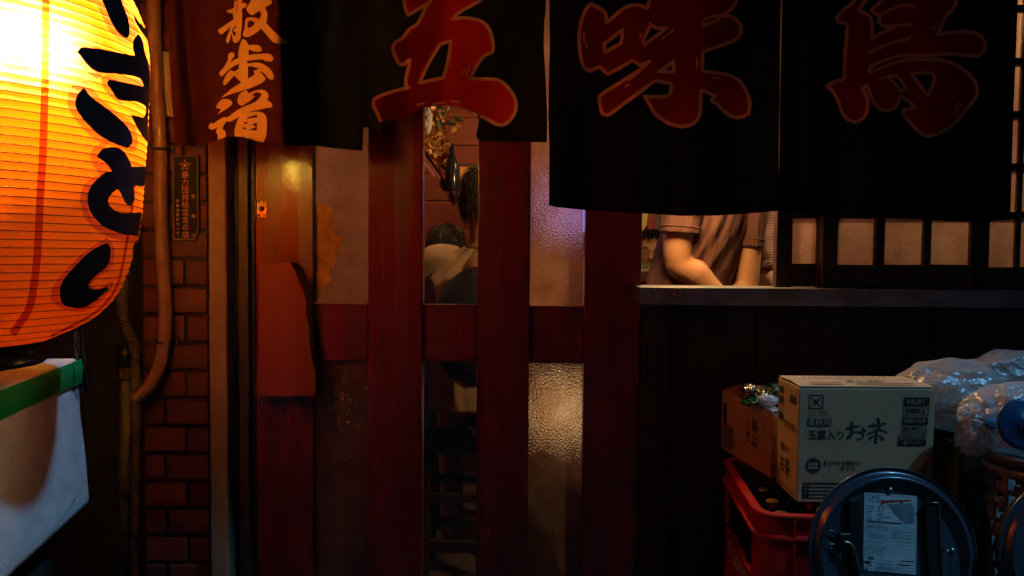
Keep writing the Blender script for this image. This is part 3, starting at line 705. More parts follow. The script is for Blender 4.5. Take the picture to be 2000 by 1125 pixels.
STK = [crop([(470, -60), (480, -20), (530, 100), (590, 240), (660, 340), (735, 385), (765, 330), (750, 200), (720, 110), (685, 20), (670, -60)], 100, 0, sL),
       crop([(805, 150), (850, 215), (900, 265), (930, 310), (940, 400), (890, 330), (840, 255), (808, 190)], 100, 0, sL),
       crop([(245, 520), (280, 475), (480, 490), (720, 540), (815, 555), (795, 480), (800, 400), (850, 335), (890, 400), (920, 540), (960, 660), (968, 800), (960, 1000), (948, 1180), (945, 1380), (930, 1415), (850, 1300), (770, 1140), (900, 1175), (925, 1120), (920, 1060), (830, 1015), (660, 1000), (600, 930), (535, 830), (560, 795), (720, 825), (905, 865), (860, 780), (700, 745), (440, 720), (330, 630)], 100, 0, sL),
       crop([(310, 160), (380, 250), (500, 340), (640, 450), (740, 550), (785, 640), (790, 710), (740, 765), (640, 730), (480, 650), (380, 560), (280, 450), (225, 340), (240, 240)], 100, 140, sL),
       crop([(435, 185), (480, 120), (560, 88), (650, 95), (720, 150), (765, 230), (785, 285), (925, 280), (910, 480), (820, 470), (800, 500), (815, 600), (770, 680), (715, 640), (670, 540), (640, 505), (580, 560), (548, 620), (570, 680), (640, 735), (740, 750), (885, 735), (872, 860), (845, 985), (780, 970), (650, 945), (500, 880), (400, 780), (355, 690), (345, 580), (380, 480), (450, 400), (520, 345), (585, 330), (530, 250)], 100, 270, sL),
       crop([(640, 172), (670, 215), (675, 290), (655, 390), (590, 455), (500, 530), (455, 600), (480, 635), (560, 640), (640, 610), (655, 640), (600, 690), (500, 770), (430, 815), (330, 825), (240, 810), (190, 770), (172, 680), (185, 590), (240, 500), (340, 390), (450, 280), (560, 210)], 80, 440, sL),
       crop([(925, 150), (950, 175), (915, 265), (893, 320), (895, 230)], 80, 440, sL)]
for q in STK: lan_patch('brush_character', q, ink_l, .0012)
HAL = [crop([(300, 0), (440, 40), (480, 130), (540, 260), (620, 370), (740, 440), (800, 440), (800, 370), (860, 320), (800, 200), (720, 40), (680, -60), (460, -60)], 100, 0, sL),
       crop([(245, 412), (420, 460), (480, 480), (560, 600), (500, 740), (440, 790), (300, 680), (175, 535)], 100, 0, sL),
       crop([(480, 780), (560, 740), (900, 800), (912, 872), (700, 830), (560, 800), (620, 950), (720, 1040), (650, 1030), (520, 900)], 100, 0, sL),
       crop([(235, 115), (300, 92), (350, 120), (480, 270), (640, 400), (800, 520), (850, 700), (820, 790), (760, 800), (560, 730), (430, 690), (250, 510), (160, 360), (150, 260), (190, 160)], 100, 140, sL),
       crop([(375, 190), (400, 110), (500, 40), (560, 40), (520, 130), (585, 335), (420, 450), (360, 560), (350, 700), (430, 830), (600, 930), (860, 990), (850, 1040), (640, 1010), (480, 950), (340, 820), (280, 660), (290, 520), (360, 420), (470, 360), (400, 270)], 100, 270, sL),
       crop([(560, 170), (640, 130), (700, 190), (715, 300), (680, 410), (620, 470), (520, 545), (480, 600), (560, 630), (700, 560), (670, 660), (560, 770), (440, 850), (330, 865), (220, 840), (120, 780), (80, 740), (100, 640), (150, 540), (260, 420), (400, 280)], 80, 440, sL)]
for i, q in enumerate(HAL): lan_patch('brush_halo', q, halo_m, .0004+.0001*i, 7)
# overlapped paper seams
def seam(name, line, wpx, n=40):
    ln = smooth_poly([Vector(p) for p in line], False, 6); a = offset_poly(ln, wpx/2, False); b_ = offset_poly(ln, -wpx/2, False)
    v = [on_lantern(p.x, p.y, .0001) for q in zip(a, b_) for p in q]
    mesh(name, v, [(2*i, 2*i+1, 2*i+3, 2*i+2) for i in range(len(ln)-1)], seam_m, shell, True)
seam('paper_seam', [(88, -20), (87, 60), (86, 160), (84, 240), (81, 320), (76, 400), (73, 470), (67, 540), (56, 600), (38, 630), (22, 652)], 15)
seam('paper_seam', [(262, 330), (258, 380), (250, 440), (240, 500), (225, 560), (190, 605), (140, 635), (98, 656)], 5)
ring_r = Rz(ZB)
d = ray(88, 680); hn = Vector((d.x, d.y)).normalized(); ring_r = abs(hn.x*LC.y-hn.y*LC.x)
rm = MT('lantern_ring', (.010, .011, .014), .28, var=.3)
zr1 = ZB+.006; zr0 = zr1-.044
lathe('bottom_ring', [(ring_r-.012, zr0), (ring_r, zr0), (ring_r+.003, zr0+.003), (ring_r, zr0+.008), (ring_r, zr1-.008), (ring_r+.004, zr1-.004), (ring_r+.002, zr1), (ring_r-.012, zr1)], rm, lan, 72, Matrix.Translation((LC.x, LC.y, 0)), True, True)
lathe('base_plate', [(0, zr0+.004), (ring_r-.013, zr0+.004), (ring_r-.013, zr0+.010), (0, zr0+.010)], rm, lan, 48, Matrix.Translation((LC.x, LC.y, 0)), False)
lathe('top_ring', [(.19, ZT-.004), (.202, ZT-.004), (.202, ZT+.05), (.19, ZT+.05)], rm, lan, 48, Matrix.Translation((LC.x, LC.y, 0)), False, True)
tube('hanging_cord', [(LC.x-.19, LC.y, ZT+.04), (LC.x, LC.y, ZT+.30), (LC.x, LC.y, 2.73)], .004, black_m, lan, 6)
tube('hanging_cord', [(LC.x+.19, LC.y, ZT+.04), (LC.x, LC.y, ZT+.30)], .004, black_m, lan, 6)
BP = P(10, 95, LC.y-.02); zbulb = BP.z
tube('lamp_flex', [(LC.x, LC.y, ZT+.30), (LC.x, LC.y, ZT), (BP.x, BP.y, zbulb+.07)], .004, black_m, lan, 6)
lathe('bulb', [(0, -.045), (.022, -.038), (.032, -.015), (.030, .008), (.016, .035), (.013, .06), (0, .062)], emis('bulb_glow', (1, .72, .38), 6), lan, 16, Matrix.Translation(BP))
lathe('shade_disc', [(0, -.068), (.030, -.070), (.074, -.062), (.075, -.060), (.030, -.064), (0, -.062)], MT('shade_disc_white', (.7, .68, .62), .5), lan, 32, Matrix.Translation(BP))  # disc added under the bulb to darken the lantern's foot and lower facade
tube('lamp_stem', [Vector((LC.x, LC.y, zr0+.008)), Vector((BP.x, BP.y, BP.z-.25)), BP-Vector((0, 0, .068))], .008, black_m, lan, 8)
bl = bpy.data.lights.new('lantern_bulb_light', 'POINT'); bl.energy = 125; bl.color = (1, .80, .50); bl.shadow_soft_size = .04
blo = bpy.data.objects.new('lantern_bulb_light', bl); COL.objects.link(blo); blo.location = BP; par(blo, lan)

# ------------------------------------------------------------------ conduit, pipes, sign by the pillar
con = thing('flexible_conduit', 'ribbed beige flexible conduit running down the brick pillar', 'pipe', P(262, 780, 2.1))
cp = crom([P(x, y, Y) for x, y, Y in [(302, -90, 2.128), (301, 0, 2.128), (303, 90, 2.128), (308, 190, 2.128), (314, 290, 2.128), (314.5, 400, 2.128), (318, 500, 2.128), (323, 590, 2.128), (323, 650, 2.125), (315, 705, 2.12), (296, 748, 2.11), (278, 768, 2.105), (262, 778, 2.10)]], 26)
rr = [.0178+.0008*math.sin(i*2.4) for i in range(len(cp))]
v, f = tube_data(cp, rr, 14); mesh('conduit_body', v, f, conduit_m, con, True)
for py, px in ((292, 314), (668, 321)):
    c = P(px, py, 2.128)
    tube('clamp', [c+Vector((-.021, .02, 0)), c+Vector((-.020, -.004, 0)), c+Vector((0, -.0205, 0)), c+Vector((.020, -.004, 0)), c+Vector((.021, .02, 0))], .0035, dark_m, con, 6, True, 3)
    box('clamp_tab', c.x+.018, c.x+.030, 2.142, 2.149, c.z-.012, c.z+.012, dark_m, con, .001)
    box('clamp_tab', c.x-.030, c.x-.018, 2.142, 2.149, c.z-.012, c.z+.012, dark_m, con, .001)
hose = thing('ribbed_hose', 'dark ribbed hose hanging in the gap beside the lantern', 'hose', P(262, 670, 2.2))
hp = crom([P(x, y, 2.25) for x, y in [(262, 380), (257, 480), (243, 545), (240, 590), (249, 640), (262, 675), (267, 720), (266, 1000), (266, 1140)]], 40)
rr = [.016+.0016*math.sin(i*1.6) for i in range(len(hp))]
v, f = tube_data(hp, rr, 10); mesh('hose_body', v, f, cable_m, hose, True)
pp = thing('drain_pipe', 'grey vertical drain pipe with a black collar left of the pillar', 'pipe', P(245, 1100, 2.3))
tube('pipe', [P(247, 715, 2.34), P(247, 1190, 2.34)], .0235, grey_pipe_m, pp, 20)
tube('collar', [P(246, 672, 2.34), P(246, 716, 2.34)], .025, black_m, pp, 20)
tube('pipe_band', [P(247, 733, 2.34), P(247, 742, 2.34)], .0262, grey_pipe_m, pp, 20)
# hanging black plastic
hb = thing('black_plastic_sheet', 'glossy crumpled black plastic strip hanging behind the foam box', 'plastic', P(165, 760, 1.75))
v = []; f = []
line = [(146, 600), (150, 640), (156, 680), (163, 715), (169, 745), (172, 766)]
for i, p in enumerate(crom([P(x, y, 1.78) for x, y in line], 5)):
    t = i/25
    for k in range(9):
        a = k/8; wd = .030-.010*t
        v.append(p+Vector(((a-.5)*wd, .012*math.sin(a*9+t*3)+.006*noise.noise(Vector((a*6, t*7, 1))), .006*noise.noise(Vector((a*5, t*8, 5))))))
for i in range(25):
    for k in range(8): f.append((i*9+k, i*9+k+1, i*9+10+k, i*9+9+k))
o = mesh('sheet', v, f, MT('glossy_black', (.014, .013, .015), .13, var=.2, bmp=.5, bs=40), hb, True)
so_ = o.modifiers.new('s', 'SOLIDIFY'); so_.thickness = .003

def text_data(s, size=1.0, align='CENTER'):
    c = bpy.data.curves.new('t', 'FONT'); c.body = s; c.size = size; c.resolution_u = 2; c.align_x = align; c.align_y = 'CENTER'
    o = bpy.data.objects.new('t', c); COL.objects.link(o)
    dg = bpy.context.evaluated_depsgraph_get(); me = bpy.data.meshes.new_from_object(o.evaluated_get(dg))
    v = [Vector((p.co.x, p.co.y)) for p in me.vertices]; f = [tuple(p.vertices) for p in me.polygons]
    bpy.data.objects.remove(o); bpy.data.curves.remove(c); bpy.data.meshes.remove(me)
    return v, f
class Print:
    """flat print collected per colour on a plane: origin O, axes u (right) and v (up), normal n"""
    def __init__(s, O, u, v, n): s.O, s.u, s.v, s.n = Vector(O), Vector(u), Vector(v), Vector(n); s.d = {}; s.k = 0
    def add(s, mat, pts, faces, lift=None):
        V, F_ = s.d.setdefault(mat, ([], [])); b = len(V); s.k += 1
        L = .00012+s.k*.000004+(lift or 0)
        V += [s.O+s.u*p[0]+s.v*p[1]+s.n*L for p in pts]; F_ += [tuple(b+i for i in t) for t in faces]
    def rect(s, mat, x0, y0, x1, y1, lift=None): s.add(mat, [(x0, y0), (x1, y0), (x1, y1), (x0, y1)], [(0, 1, 2, 3)], lift)
    def frame(s, mat, x0, y0, x1, y1, t):
        s.rect(mat, x0, y0, x1, y0+t); s.rect(mat, x0, y1-t, x1, y1); s.rect(mat, x0, y0+t, x0+t, y1-t); s.rect(mat, x1-t, y0+t, x1, y1-t)
    def text(s, mat, t, x, y, h, wmax=None, align='CENTER', rot=0, lift=None, bold=0):
        v, f = text_data(t, h, align)
        if not v: return
        if wmax:
            xs = [p.x for p in v]; wd = max(xs)-min(xs); k = wmax/wd; v = [Vector((p.x*k, p.y)) for p in v]
        c, sn = math.cos(rot), math.sin(rot)
        for b in ((0, 0),) if not bold else ((-bold, 0), (bold, 0), (0, bold), (0, -bold)):
            s.add(mat, [(x+b[0]+p.x*c-p.y*sn, y+b[1]+p.x*sn+p.y*c) for p in v], f, lift)
    def vtext(s, mat, t, x, y, h, step, lift=None, bold=0):
        for i, ch in enumerate(t): s.text(mat, ch, x, y-i*step, h, None, 'CENTER', PI/2*0 if ch != 'ー' else -PI/2, lift, bold)
    def stroke(s, mat, pts, w0, w1=None):
        w1 = w1 or w0; q = smooth_poly([Vector(p) for p in pts], False, 4); n = len(q); v = []
        for i in range(n):
            t = (q[min(i+1, n-1)]-q[max(i-1, 0)]).normalized(); nn = Vector((-t.y, t.x)); ww = (w0+(w1-w0)*i/(n-1))/2
            v += [q[i]+nn*ww, q[i]-nn*ww]
        s.add(mat, v, [(2*i, 2*i+1, 2*i+3, 2*i+2) for i in range(n-1)])
        for c, ww in ((q[0], w0/2), (q[-1], w1/2)): s.disc(mat, c.x, c.y, ww, 10)
    def disc(s, mat, x, y, r, n=24): s.add(mat, [(x+r*math.cos(2*PI*i/n), y+r*math.sin(2*PI*i/n)) for i in range(n)], [tuple(range(n))])
    def done(s, parent, name='print'):
        for m, (V, F_) in s.d.items(): prop(mesh(name, V, F_, m, parent), kind='stuff')

# black sign plate on the pillar
sg = thing('sign_plate', 'black vertical sign plate with orange star emblem and lettering on the bricks', 'sign', P(362, 470, 2.14))
Ys = 2.139
cor = [(337, 303), (388, 303), (388.5, 447), (382, 470), (337, 470)]
pv = [P(x, y, Ys) for x, y in cor]; bvv = [p+Vector((0, .008, 0)) for p in pv]
mesh('plate', pv+bvv, [(0, 1, 2, 3, 4), (9, 8, 7, 6, 5)]+[(i, 5+i, 5+(i+1) % 5, (i+1) % 5) for i in range(5)], MT('sign_black', (.010, .008, .008), .5, var=.3, spec=.15), sg)
gold = MT('sign_gold', (.55, .22, .09), .5, var=.3, vs=30); gold2 = MT('sign_pale', (.70, .50, .36), .55, var=.2)
c0 = P(362, 387, Ys); s_ = (pv[1]-pv[0]).length/51.0      # metres per photo pixel here
pr = Print(c0, (1, 0, 0), (0, 0, 1), (0, -1, 0))
bd = [(-23, 82), (24, 82), (24.5, -59), (18.5, -80.5), (-23, -80.5)]
for i in range(5):
    a, b_ = Vector(bd[i])*s_, Vector(bd[(i+1) % 5])*s_
    pr.stroke(gold2 if i in (2, 3) else gold, [a, (a+b_)/2, b_], .8*s_)
for k in range(10):
    a = PI/2+k*PI/5; L = 12.5 if k % 2 == 0 else 8.5
    pr.add(gold, [Vector((math.cos(a+q)*rr_, math.sin(a+q)*rr_+62/1))*1 for q, rr_ in ((0, L), (.17, L*.55), (0, 3.5), (-.17, L*.55))] and [((math.cos(a+q)*rr_)*s_, (64+math.sin(a+q)*rr_)*s_) for q, rr_ in ((0, L), (.2, L*.6), (0, 4), (-.2, L*.6))], [(0, 1, 2, 3)])
pr.disc(gold2, 0, 64*s_, 2.6*s_, 12)
pr.vtext(gold, '暴力団排除宣言の店', 0, 44.5*s_, 14.5*s_, 14.6*s_, None, .18*s_)
pr.vtext(gold2, '警視庁', 15.5*s_, 3*s_, 8*s_, 38.5*s_)
pr.vtext(gold2, '財暴追都民センター', -15*s_, -6*s_, 6.6*s_, 9.0*s_)
pr.done(sg, 'lettering')
# small framed plate peeping out beside the maroon curtain
sp = thing('notice_plate', 'small grey framed notice plate half hidden behind the maroon curtain', 'sign', P(325, 228, 2.14))
pbox('backing', 318, 345, 101, 227, 2.138, 2.146, MT('plate_grey', (.42, .40, .38), .4, var=.4), sp, .001)
pbox('frame_edge', 329.5, 331, 103, 226, 2.134, 2.1382, MT('plate_edge', (.5, .3, .15), .4), sp, .0003)

# ------------------------------------------------------------------ foam box on a black drum
foam_m, nt, out = new_mat('foam')
b = nt.nodes.new('ShaderNodeBsdfPrincipled'); nt.links.new(b.outputs[0], out.inputs[0]); b.inputs['Roughness'].default_value = .7
vo = nt.nodes.new('ShaderNodeTexVoronoi'); vo.inputs['Scale'].default_value = 260
tc = nt.nodes.new('ShaderNodeTexCoord'); nt.links.new(tc.outputs['Object'], vo.inputs[0])
n1 = tex_noise(nt, 16, 6); r1 = ramp(nt, n1.outputs[0], .28, .6, (.55, .55, .56), (.72, .72, .72)); nt.links.new(r1.outputs[0], b.inputs['Base Color'])
b1 = bump(nt, vo.outputs[0], .35, .0015); n2 = tex_noise(nt, 45, 5); b2 = bump(nt, n2.outputs[0], .4, .004); nt.links.new(b1.outputs[0], b2.inputs['Normal']); nt.links.new(b2.outputs[0], b.inputs['Normal'])
KF = 1.187
T1 = P(155, 699, 1.78); zt = T1.z
N1 = PZ(0, 758, zt)
du = (N1-T1).normalized(); du.z = 0; du.normalize()           # along the visible side, towards the camera
dv = Vector((du.y, -du.x, 0))                                  # into the box (to the left)
if dv.x > 0: dv = -dv
fbx = thing('foam_box', 'white polystyrene box with green tape around its lid under the lantern', 'box', T1+du*.25+dv*.2-Vector((0, 0, .3)))
LB, WB, HB = .56, .40, .285
def fpt(a, c, h, fl=0.0): return T1+du*a*KF+dv*c*KF+Vector((0, 0, -h*KF))
def rounded_box(name, a0, a1, c0, c1, h0, h1, flare, mat, parent, r=.02, seg=3):
    bm = bmesh.new(); add_box(bm, a0, a1, c0, c1, -h1, -h0, 0)
    for v in bm.verts:
        if v.co.z < -(h0+h1)/2:
            v.co.x += flare*(1 if v.co.x > (a0+a1)/2 else -1); v.co.y += flare*(1 if v.co.y > (c0+c1)/2 else -1)
    bmesh.ops.bevel(bm, geom=bm.edges[:], offset=r, segments=seg, affect='EDGES', profile=.5)
    bmesh.ops.subdivide_edges(bm, edges=[e for e in bm.edges if e.calc_length() > .1], cuts=10, use_grid_fill=True)
    for v in bm.verts:
        v.co += noise.noise_vector(v.co*14)*.0016+noise.noise_vector(v.co*40)*.0007
    Mx = basis(T1, du*KF, dv*KF, Vector((0, 0, KF))); bmesh.ops.transform(bm, matrix=Mx, verts=bm.verts)
    bmesh.ops.recalc_face_normals(bm, faces=bm.faces)
    return bm_obj(name, bm, mat, parent, True)
rounded_box('box_body', 0, LB, 0, WB, .036, HB, .015, foam_m, fbx, .016)
lid = rounded_box('box_lid', 0.001, LB-.001, 0.001, WB-.001, 0, .034, .0, foam_m, fbx, .007)
tape_m = MT('green_tape', (.006, .38, .11), .32, var=.2, vs=20, bmp=.2, bs=30, spec=.5)
v = []; f = []
nseg = 30
for i in range(nseg+1):
    a = -.004+LB*i/nseg
    for k in range(5):
        h = .002+.044*k/4
        v.append(fpt(a, -.0045-.0028*math.sin(PI*k/4)-.0012*noise.noise(Vector((a*30, h*40, 0))), h+.0008*noise.noise(Vector((a*20, 3, 0)))))
for i in range(nseg):
    for k in range(4): f.append((i*5+k, i*5+k+1, i*5+6+k, i*5+5+k))
mesh('green_tape', v, f, tape_m, lid, True)
v = []; f = []
for i in range(9):
    a = -.005+.058*i/8
    for k in range(5):
        h = .001+.046*k/4
        v.append(fpt(a, -.0062-.003*math.sin(PI*k/4)-.0012*noise.noise(Vector((a*30, h*40, 7))), h))
for i in range(8):
    for k in range(4): f.append((i*5+k, i*5+k+1, i*5+6+k, i*5+5+k))
mesh('green_tape', v, f, tape_m, lid, True)
# torn clear tape end on the side
v = [fpt(.012, -.0035, .047), fpt(.045, -.0035, .050), fpt(.024, -.003, .088), fpt(.014, -.004, .075)]
mesh('clear_tape', v, [(0, 1, 2, 3)], clear_mat('clear_tape', (.8, .82, .85), .22, .2), lid)
prf = Print(T1+Vector((0, 0, .0012)), du, dv, (0, 0, 1))
pen = MT('marker', (.05, .02, .015), .7)
cM = PZ(16, 724, zt)-T1; ua, va = cM.dot(du), cM.dot(dv)
prf.stroke(pen, [(ua+.016*math.cos(q), va+.013*math.sin(q)) for q in [k*PI/5 for k in range(11)]], .0022)
cM = PZ(-6, 733, zt)-T1; ua, va = cM.dot(du), cM.dot(dv)
prf.stroke(pen, [(ua-.02, va-.02), (ua-.024, va), (ua-.01, va+.012), (ua, va), (ua+.008, va-.012), (ua+.022, va-.004), (ua+.020, va+.018)], .0022)
prf.done(lid, 'marker_writing')
box('crack_line', 0, .001, 0, .001, 0, .001, pen, lid) if False else None
# dark scratch across the side
prs = Print(fpt(0, -.0168, 0), du*KF, Vector((0, 0, KF)), -dv)
scr = MT('scratch', (.10, .10, .13), .8)
prs.stroke(scr, [(.012, -.222), (.06, -.236), (.12, -.253), (.17, -.262), (.23, -.272)], .0010, .0005)
prs.disc(scr, .092, -.2445, .0028, 10)
prs.done(fbx, 'scratch')

dr = thing('black_drum', 'black round-topped plastic drum under the polystyrene box', 'drum', (P(70, 1100, 1.45).x-.06, 1.45, 0))
cD = Vector((T1.x-.18, 1.50, 0)); zD = zt-HB*KF-.052
for q_ in (.12, .42): box('bearer', -.03, .03, 0, .36, 0, .036, dark_m, dr, .002, 1, basis(fpt(q_, .02, HB+.040), du, dv, Vector((0, 0, 1))))
lathe('drum_body', [(0, 0), (.20, 0), (.21, .02), (.222, zD-.10), (.226, zD-.06)], black_m, dr, 48, Matrix.Translation(cD))
lathe('drum_lid', [(.232, zD-.075), (.236, zD-.07), (.236, zD-.018), (.228, zD-.004), (.21, zD), (.18, zD-.006), (0, zD-.006)], MT('drum_lid', (.016, .015, .015), .4, var=.5, vs=14, bmp=.2), dr, 48, Matrix.Translation(cD))

# ------------------------------------------------------------------ beer crate with bottles
crate_m = MT('crate_red', (.55, .007, .009), .33, var=.25, vs=12, bmp=.12, bs=60, spec=.5)
white_ink = MT('white_ink', (.78, .76, .74), .6, var=.15)
CF = P(1487, 1003, 1.62); zc = CF.z
CB = PZ(1411, 886, zc)
cdir = (CB-CF); Lc = .455; cdir.z = 0; cdir.normalize(); cside = Vector((cdir.y, -cdir.x, 0))
Wc, Hc = .365, .335
CO = CF + cdir*(Lc/2) + cside*(Wc/2) - Vector((.002, 0, 0))
def rrect(wd, ln, r, n=6):
    q = []
    for cx, cy, a0 in ((wd/2-r, ln/2-r, 0), (-wd/2+r, ln/2-r, PI/2), (-wd/2+r, -ln/2+r, PI), (wd/2-r, -ln/2+r, 1.5*PI)):
        for k in range(n+1):
            a = a0+PI/2*k/n; q.append((Vector((cx+r*math.cos(a), cy+r*math.sin(a))), Vector((math.cos(a), math.sin(a)))))
    return q
def sweep(path, profile, closed_path=True, closed_prof=True):
    v = []; f = []; n = len(path); m = len(profile)
    for p, nn in path:
        for o_, z in profile: v.append(Vector((p.x+nn.x*o_, p.y+nn.y*o_, z)))
    for i in range(n if closed_path else n-1):
        j = (i+1) % n
        for k in range(m if closed_prof else m-1):
            k2 = (k+1) % m; f.append((i*m+k, j*m+k, j*m+k2, i*m+k2))
    if not closed_path: f.append(tuple(range(m))); f.append(tuple((n-1)*m+k for k in range(m))[::-1])
    return v, f
def make_crate(name, label, O, group=None):
    t = thing(name, label, 'crate', O-Vector((0, 0, Hc)), group)
    Mc = basis(O, cside, cdir, Vector((0, 0, 1)))
    def add(nm, vf, par_=t): return mesh(nm, [Mc @ a for a in vf[0]], vf[1], crate_m, par_, False)
    path = rrect(Wc, Lc, .042)
    add('rim', sweep(path, [(-.010, 0), (.008, 0), (.0095, -.003), (.008, -.007), (.001, -.010), (.001, -.043), (.009, -.046), (.0105, -.050), (.009, -.055), (-.010, -.055)]))
    add('side_band', sweep(path, [(-.008, -.155), (.0, -.155), (.0, -Hc+.02), (.004, -Hc+.018), (.004, -Hc), (-.008, -Hc)]))
    n = len(path)
    for c in range(4):
        seg = path[c*7:(c+1)*7]
        t0 = Vector((-seg[0][1].y, seg[0][1].x)); t1 = Vector((-seg[-1][1].y, seg[-1][1].x))
        sg_ = [(seg[0][0]-t0*.022, seg[0][1])]+seg+[(seg[-1][0]+t1*.022, seg[-1][1])]
        add('corner_post', sweep(sg_, [(-.006, -.054), (.0035, -.054), (.0035, -.157), (-.006, -.157)], False))
    # short front and back walls, with upright ribs
    for s in (-1, 1):
        bm = bmesh.new(); yb = s*Lc/2
        add_box(bm, -Wc/2+.06, Wc/2-.06, min(yb, yb-s*.006), max(yb, yb-s*.006), -.156, -.054, 0)
        bmesh.ops.transform(bm, matrix=Mc, verts=bm.verts); bm_obj('end_wall', bm, crate_m, t)
        for xx in (-.115, -.04, .04, .115):
            bm = bmesh.new(); y0, y1 = sorted((yb+s*.0005, yb+s*.009)); add_box(bm, xx-.003, xx+.003, y0, y1, -Hc+.02, -.009, .001)
            bmesh.ops.transform(bm, matrix=Mc, verts=bm.verts); bm_obj('rib', bm, crate_m, t)
    # long sides: lower edge beam of the hand opening
    for s in (-1, 1):
        bm = bmesh.new(); x0, x1 = sorted((s*(Wc/2+.0002), s*(Wc/2+.006))); add_box(bm, x0, x1, -Lc/2+.066, Lc/2-.066, -.168, -.152, .001)
        bmesh.ops.transform(bm, matrix=Mc, verts=bm.verts); bm_obj('edge_beam', bm, crate_m, t)
    bm = bmesh.new(); add_box(bm, -Wc/2+.01, Wc/2-.01, -Lc/2+.01, Lc/2-.01, -Hc+.001, -Hc+.044, 0); bmesh.ops.transform(bm, matrix=Mc, verts=bm.verts); bm_obj('bottom', bm, crate_m, t)
    # lettering on the long left side
    O2 = Mc @ Vector((-Wc/2-.0005, 0, 0))
    p_ = Print(O2, -cdir, (0, 0, 1), -cside)
    star = []
    for k in range(10):
        a = PI/2+k*PI/5; r = .027 if k % 2 == 0 else .011; star.append((-.112+r*math.cos(a), -.196+r*math.sin(a)))
    p_.add(white_ink, star+[(-.112, -.196)], [(k, (k+1) % 10, 10) for k in range(10)])
    p_.text(white_ink, 'SAPPORO', .062, -.200, .066, .26, 'CENTER', 0, None, .0012)
    p_.done(t, 'lettering')
    return t, Mc
crate, Mc = make_crate('beer_crate', 'red plastic beer crate holding dark bottles under the tea cartons', CO, 'red beer crates')
crate2, _ = make_crate('beer_crate', 'lower red plastic beer crate carrying the bottle crate', CO-Vector((0, 0, Hc+.004)), 'red beer crates')
zst = CO.z-2*Hc-.006
if zst > .03:
    pl = thing('pallet', 'low wooden pallet under the beer crates', 'pallet', (CO.x, CO.y, 0))
    for i in range(4): box('plank', CO.x-.24+i*.125, CO.x-.24+i*.125+.1, CO.y-.28, CO.y+.28, max(.02, zst-.02), zst-.002, board_m, pl)
    for s in (-1, 1): box('bearer', CO.x-.25, CO.x+.25, CO.y+s*.2-.03, CO.y+s*.2+.03, 0.002, max(.019, zst-.021), board_m, pl)
bot_m = MT('brown_bottle', (.010, .004, .002), .06, var=.1, spec=.7, coat=.6)
cap_m = MT('bottle_cap', (.35, .27, .12), .3, metal=1, var=.3)
bprof = [(0, 0), (.034, 0), (.0365, .004), (.0365, .15), (.034, .172), (.025, .20), (.0165, .225), (.0145, .262), (.0155, .264), (.0155, .27), (.0135, .272), (0, .272)]
bv, bf = lathe_data(bprof, 24)
bme = bpy.data.meshes.new('bottle_glass'); bme.from_pydata(bv, [], bf); bme.materials.append(bot_m)
for p in bme.polygons: p.use_smooth = True
cv, cf_ = lathe_data([(.0150, .262), (.0158, .2635), (.0155, .2745), (.013, .2765), (0, .2768)], 20)
cme = bpy.data.meshes.new('cap'); cme.from_pydata(cv, [], cf_); cme.materials.append(cap_m)
for ix in range(4):
    for iy in range(5):
        if ix > 1 and iy > 1: continue
        loc = Mc @ Vector((-Wc/2+.055+ix*.085, -Lc/2+.055+iy*.086, -Hc+.045))
        t = thing('beer_bottle', 'dark brown capped glass bottle standing in the red crate', 'bottle', loc, 'bottles in the red crate')
        for nm, me in (('bottle_glass', bme), ('cap', cme)):
            o = bpy.data.objects.new(nm, me); COL.objects.link(o); o.parent = t
# divider grid in the crate carries the cartons
for k in range(4):
    bm = bmesh.new(); yy = -Lc/2+.098+k*.086; add_box(bm, -Wc/2+.011, Wc/2-.011, yy-.002, yy+.002, -Hc+.009, -.17, 0)
    bmesh.ops.transform(bm, matrix=Mc, verts=bm.verts); bm_obj('divider', bm, crate_m, crate)

# ------------------------------------------------------------------ tea cartons
card_m = MT('cardboard', (.50, .36, .20), .8, var=.16, vs=7, bmp=.12, bs=120)
card_in = MT('cardboard_inside', (.26, .17, .10), .9, var=.2)
ink_g = MT('green_ink', (.012, .045, .030), .7, var=.3, vs=60)
ink_k = MT('black_ink', (.018, .016, .015), .7, var=.3, vs=60)
paper_card = MT('card_gap', (.48, .35, .20), .8, var=.1)
A0 = P(1556, 998, 1.69); A1 = P(1829, 1003, 1.69)
Wt, Dt, Ht = .292, .150, .247
ct = thing('tea_carton', 'upright cardboard carton printed with green tea characters on the red crate', 'carton', A0+Vector((Wt/2, Dt/2, 0)))
tl = P(1562, 772, 1.69)
ut = Vector((1, 0.012, 0)).normalized(); dt = Vector((0.035, 1, 0)).normalized(); O_ = Vector((P(1558, 900, 1.69).x, 1.69, zc+.002))
Mt = basis(O_, ut, dt, Vector((0, 0, 1)))
bm = bmesh.new(); add_box(bm, 0, Wt, 0, Dt, 0, Ht, .0025, 2)
bmesh.ops.subdivide_edges(bm, edges=[e for e in bm.edges if e.calc_length() > .05], cuts=6, use_grid_fill=True)
for v in bm.verts:
    v.co += noise.noise_vector(v.co*9)*.0003
bmesh.ops.transform(bm, matrix=Mt, verts=bm.verts); body = bm_obj('carton_body', bm, card_m, ct, False)
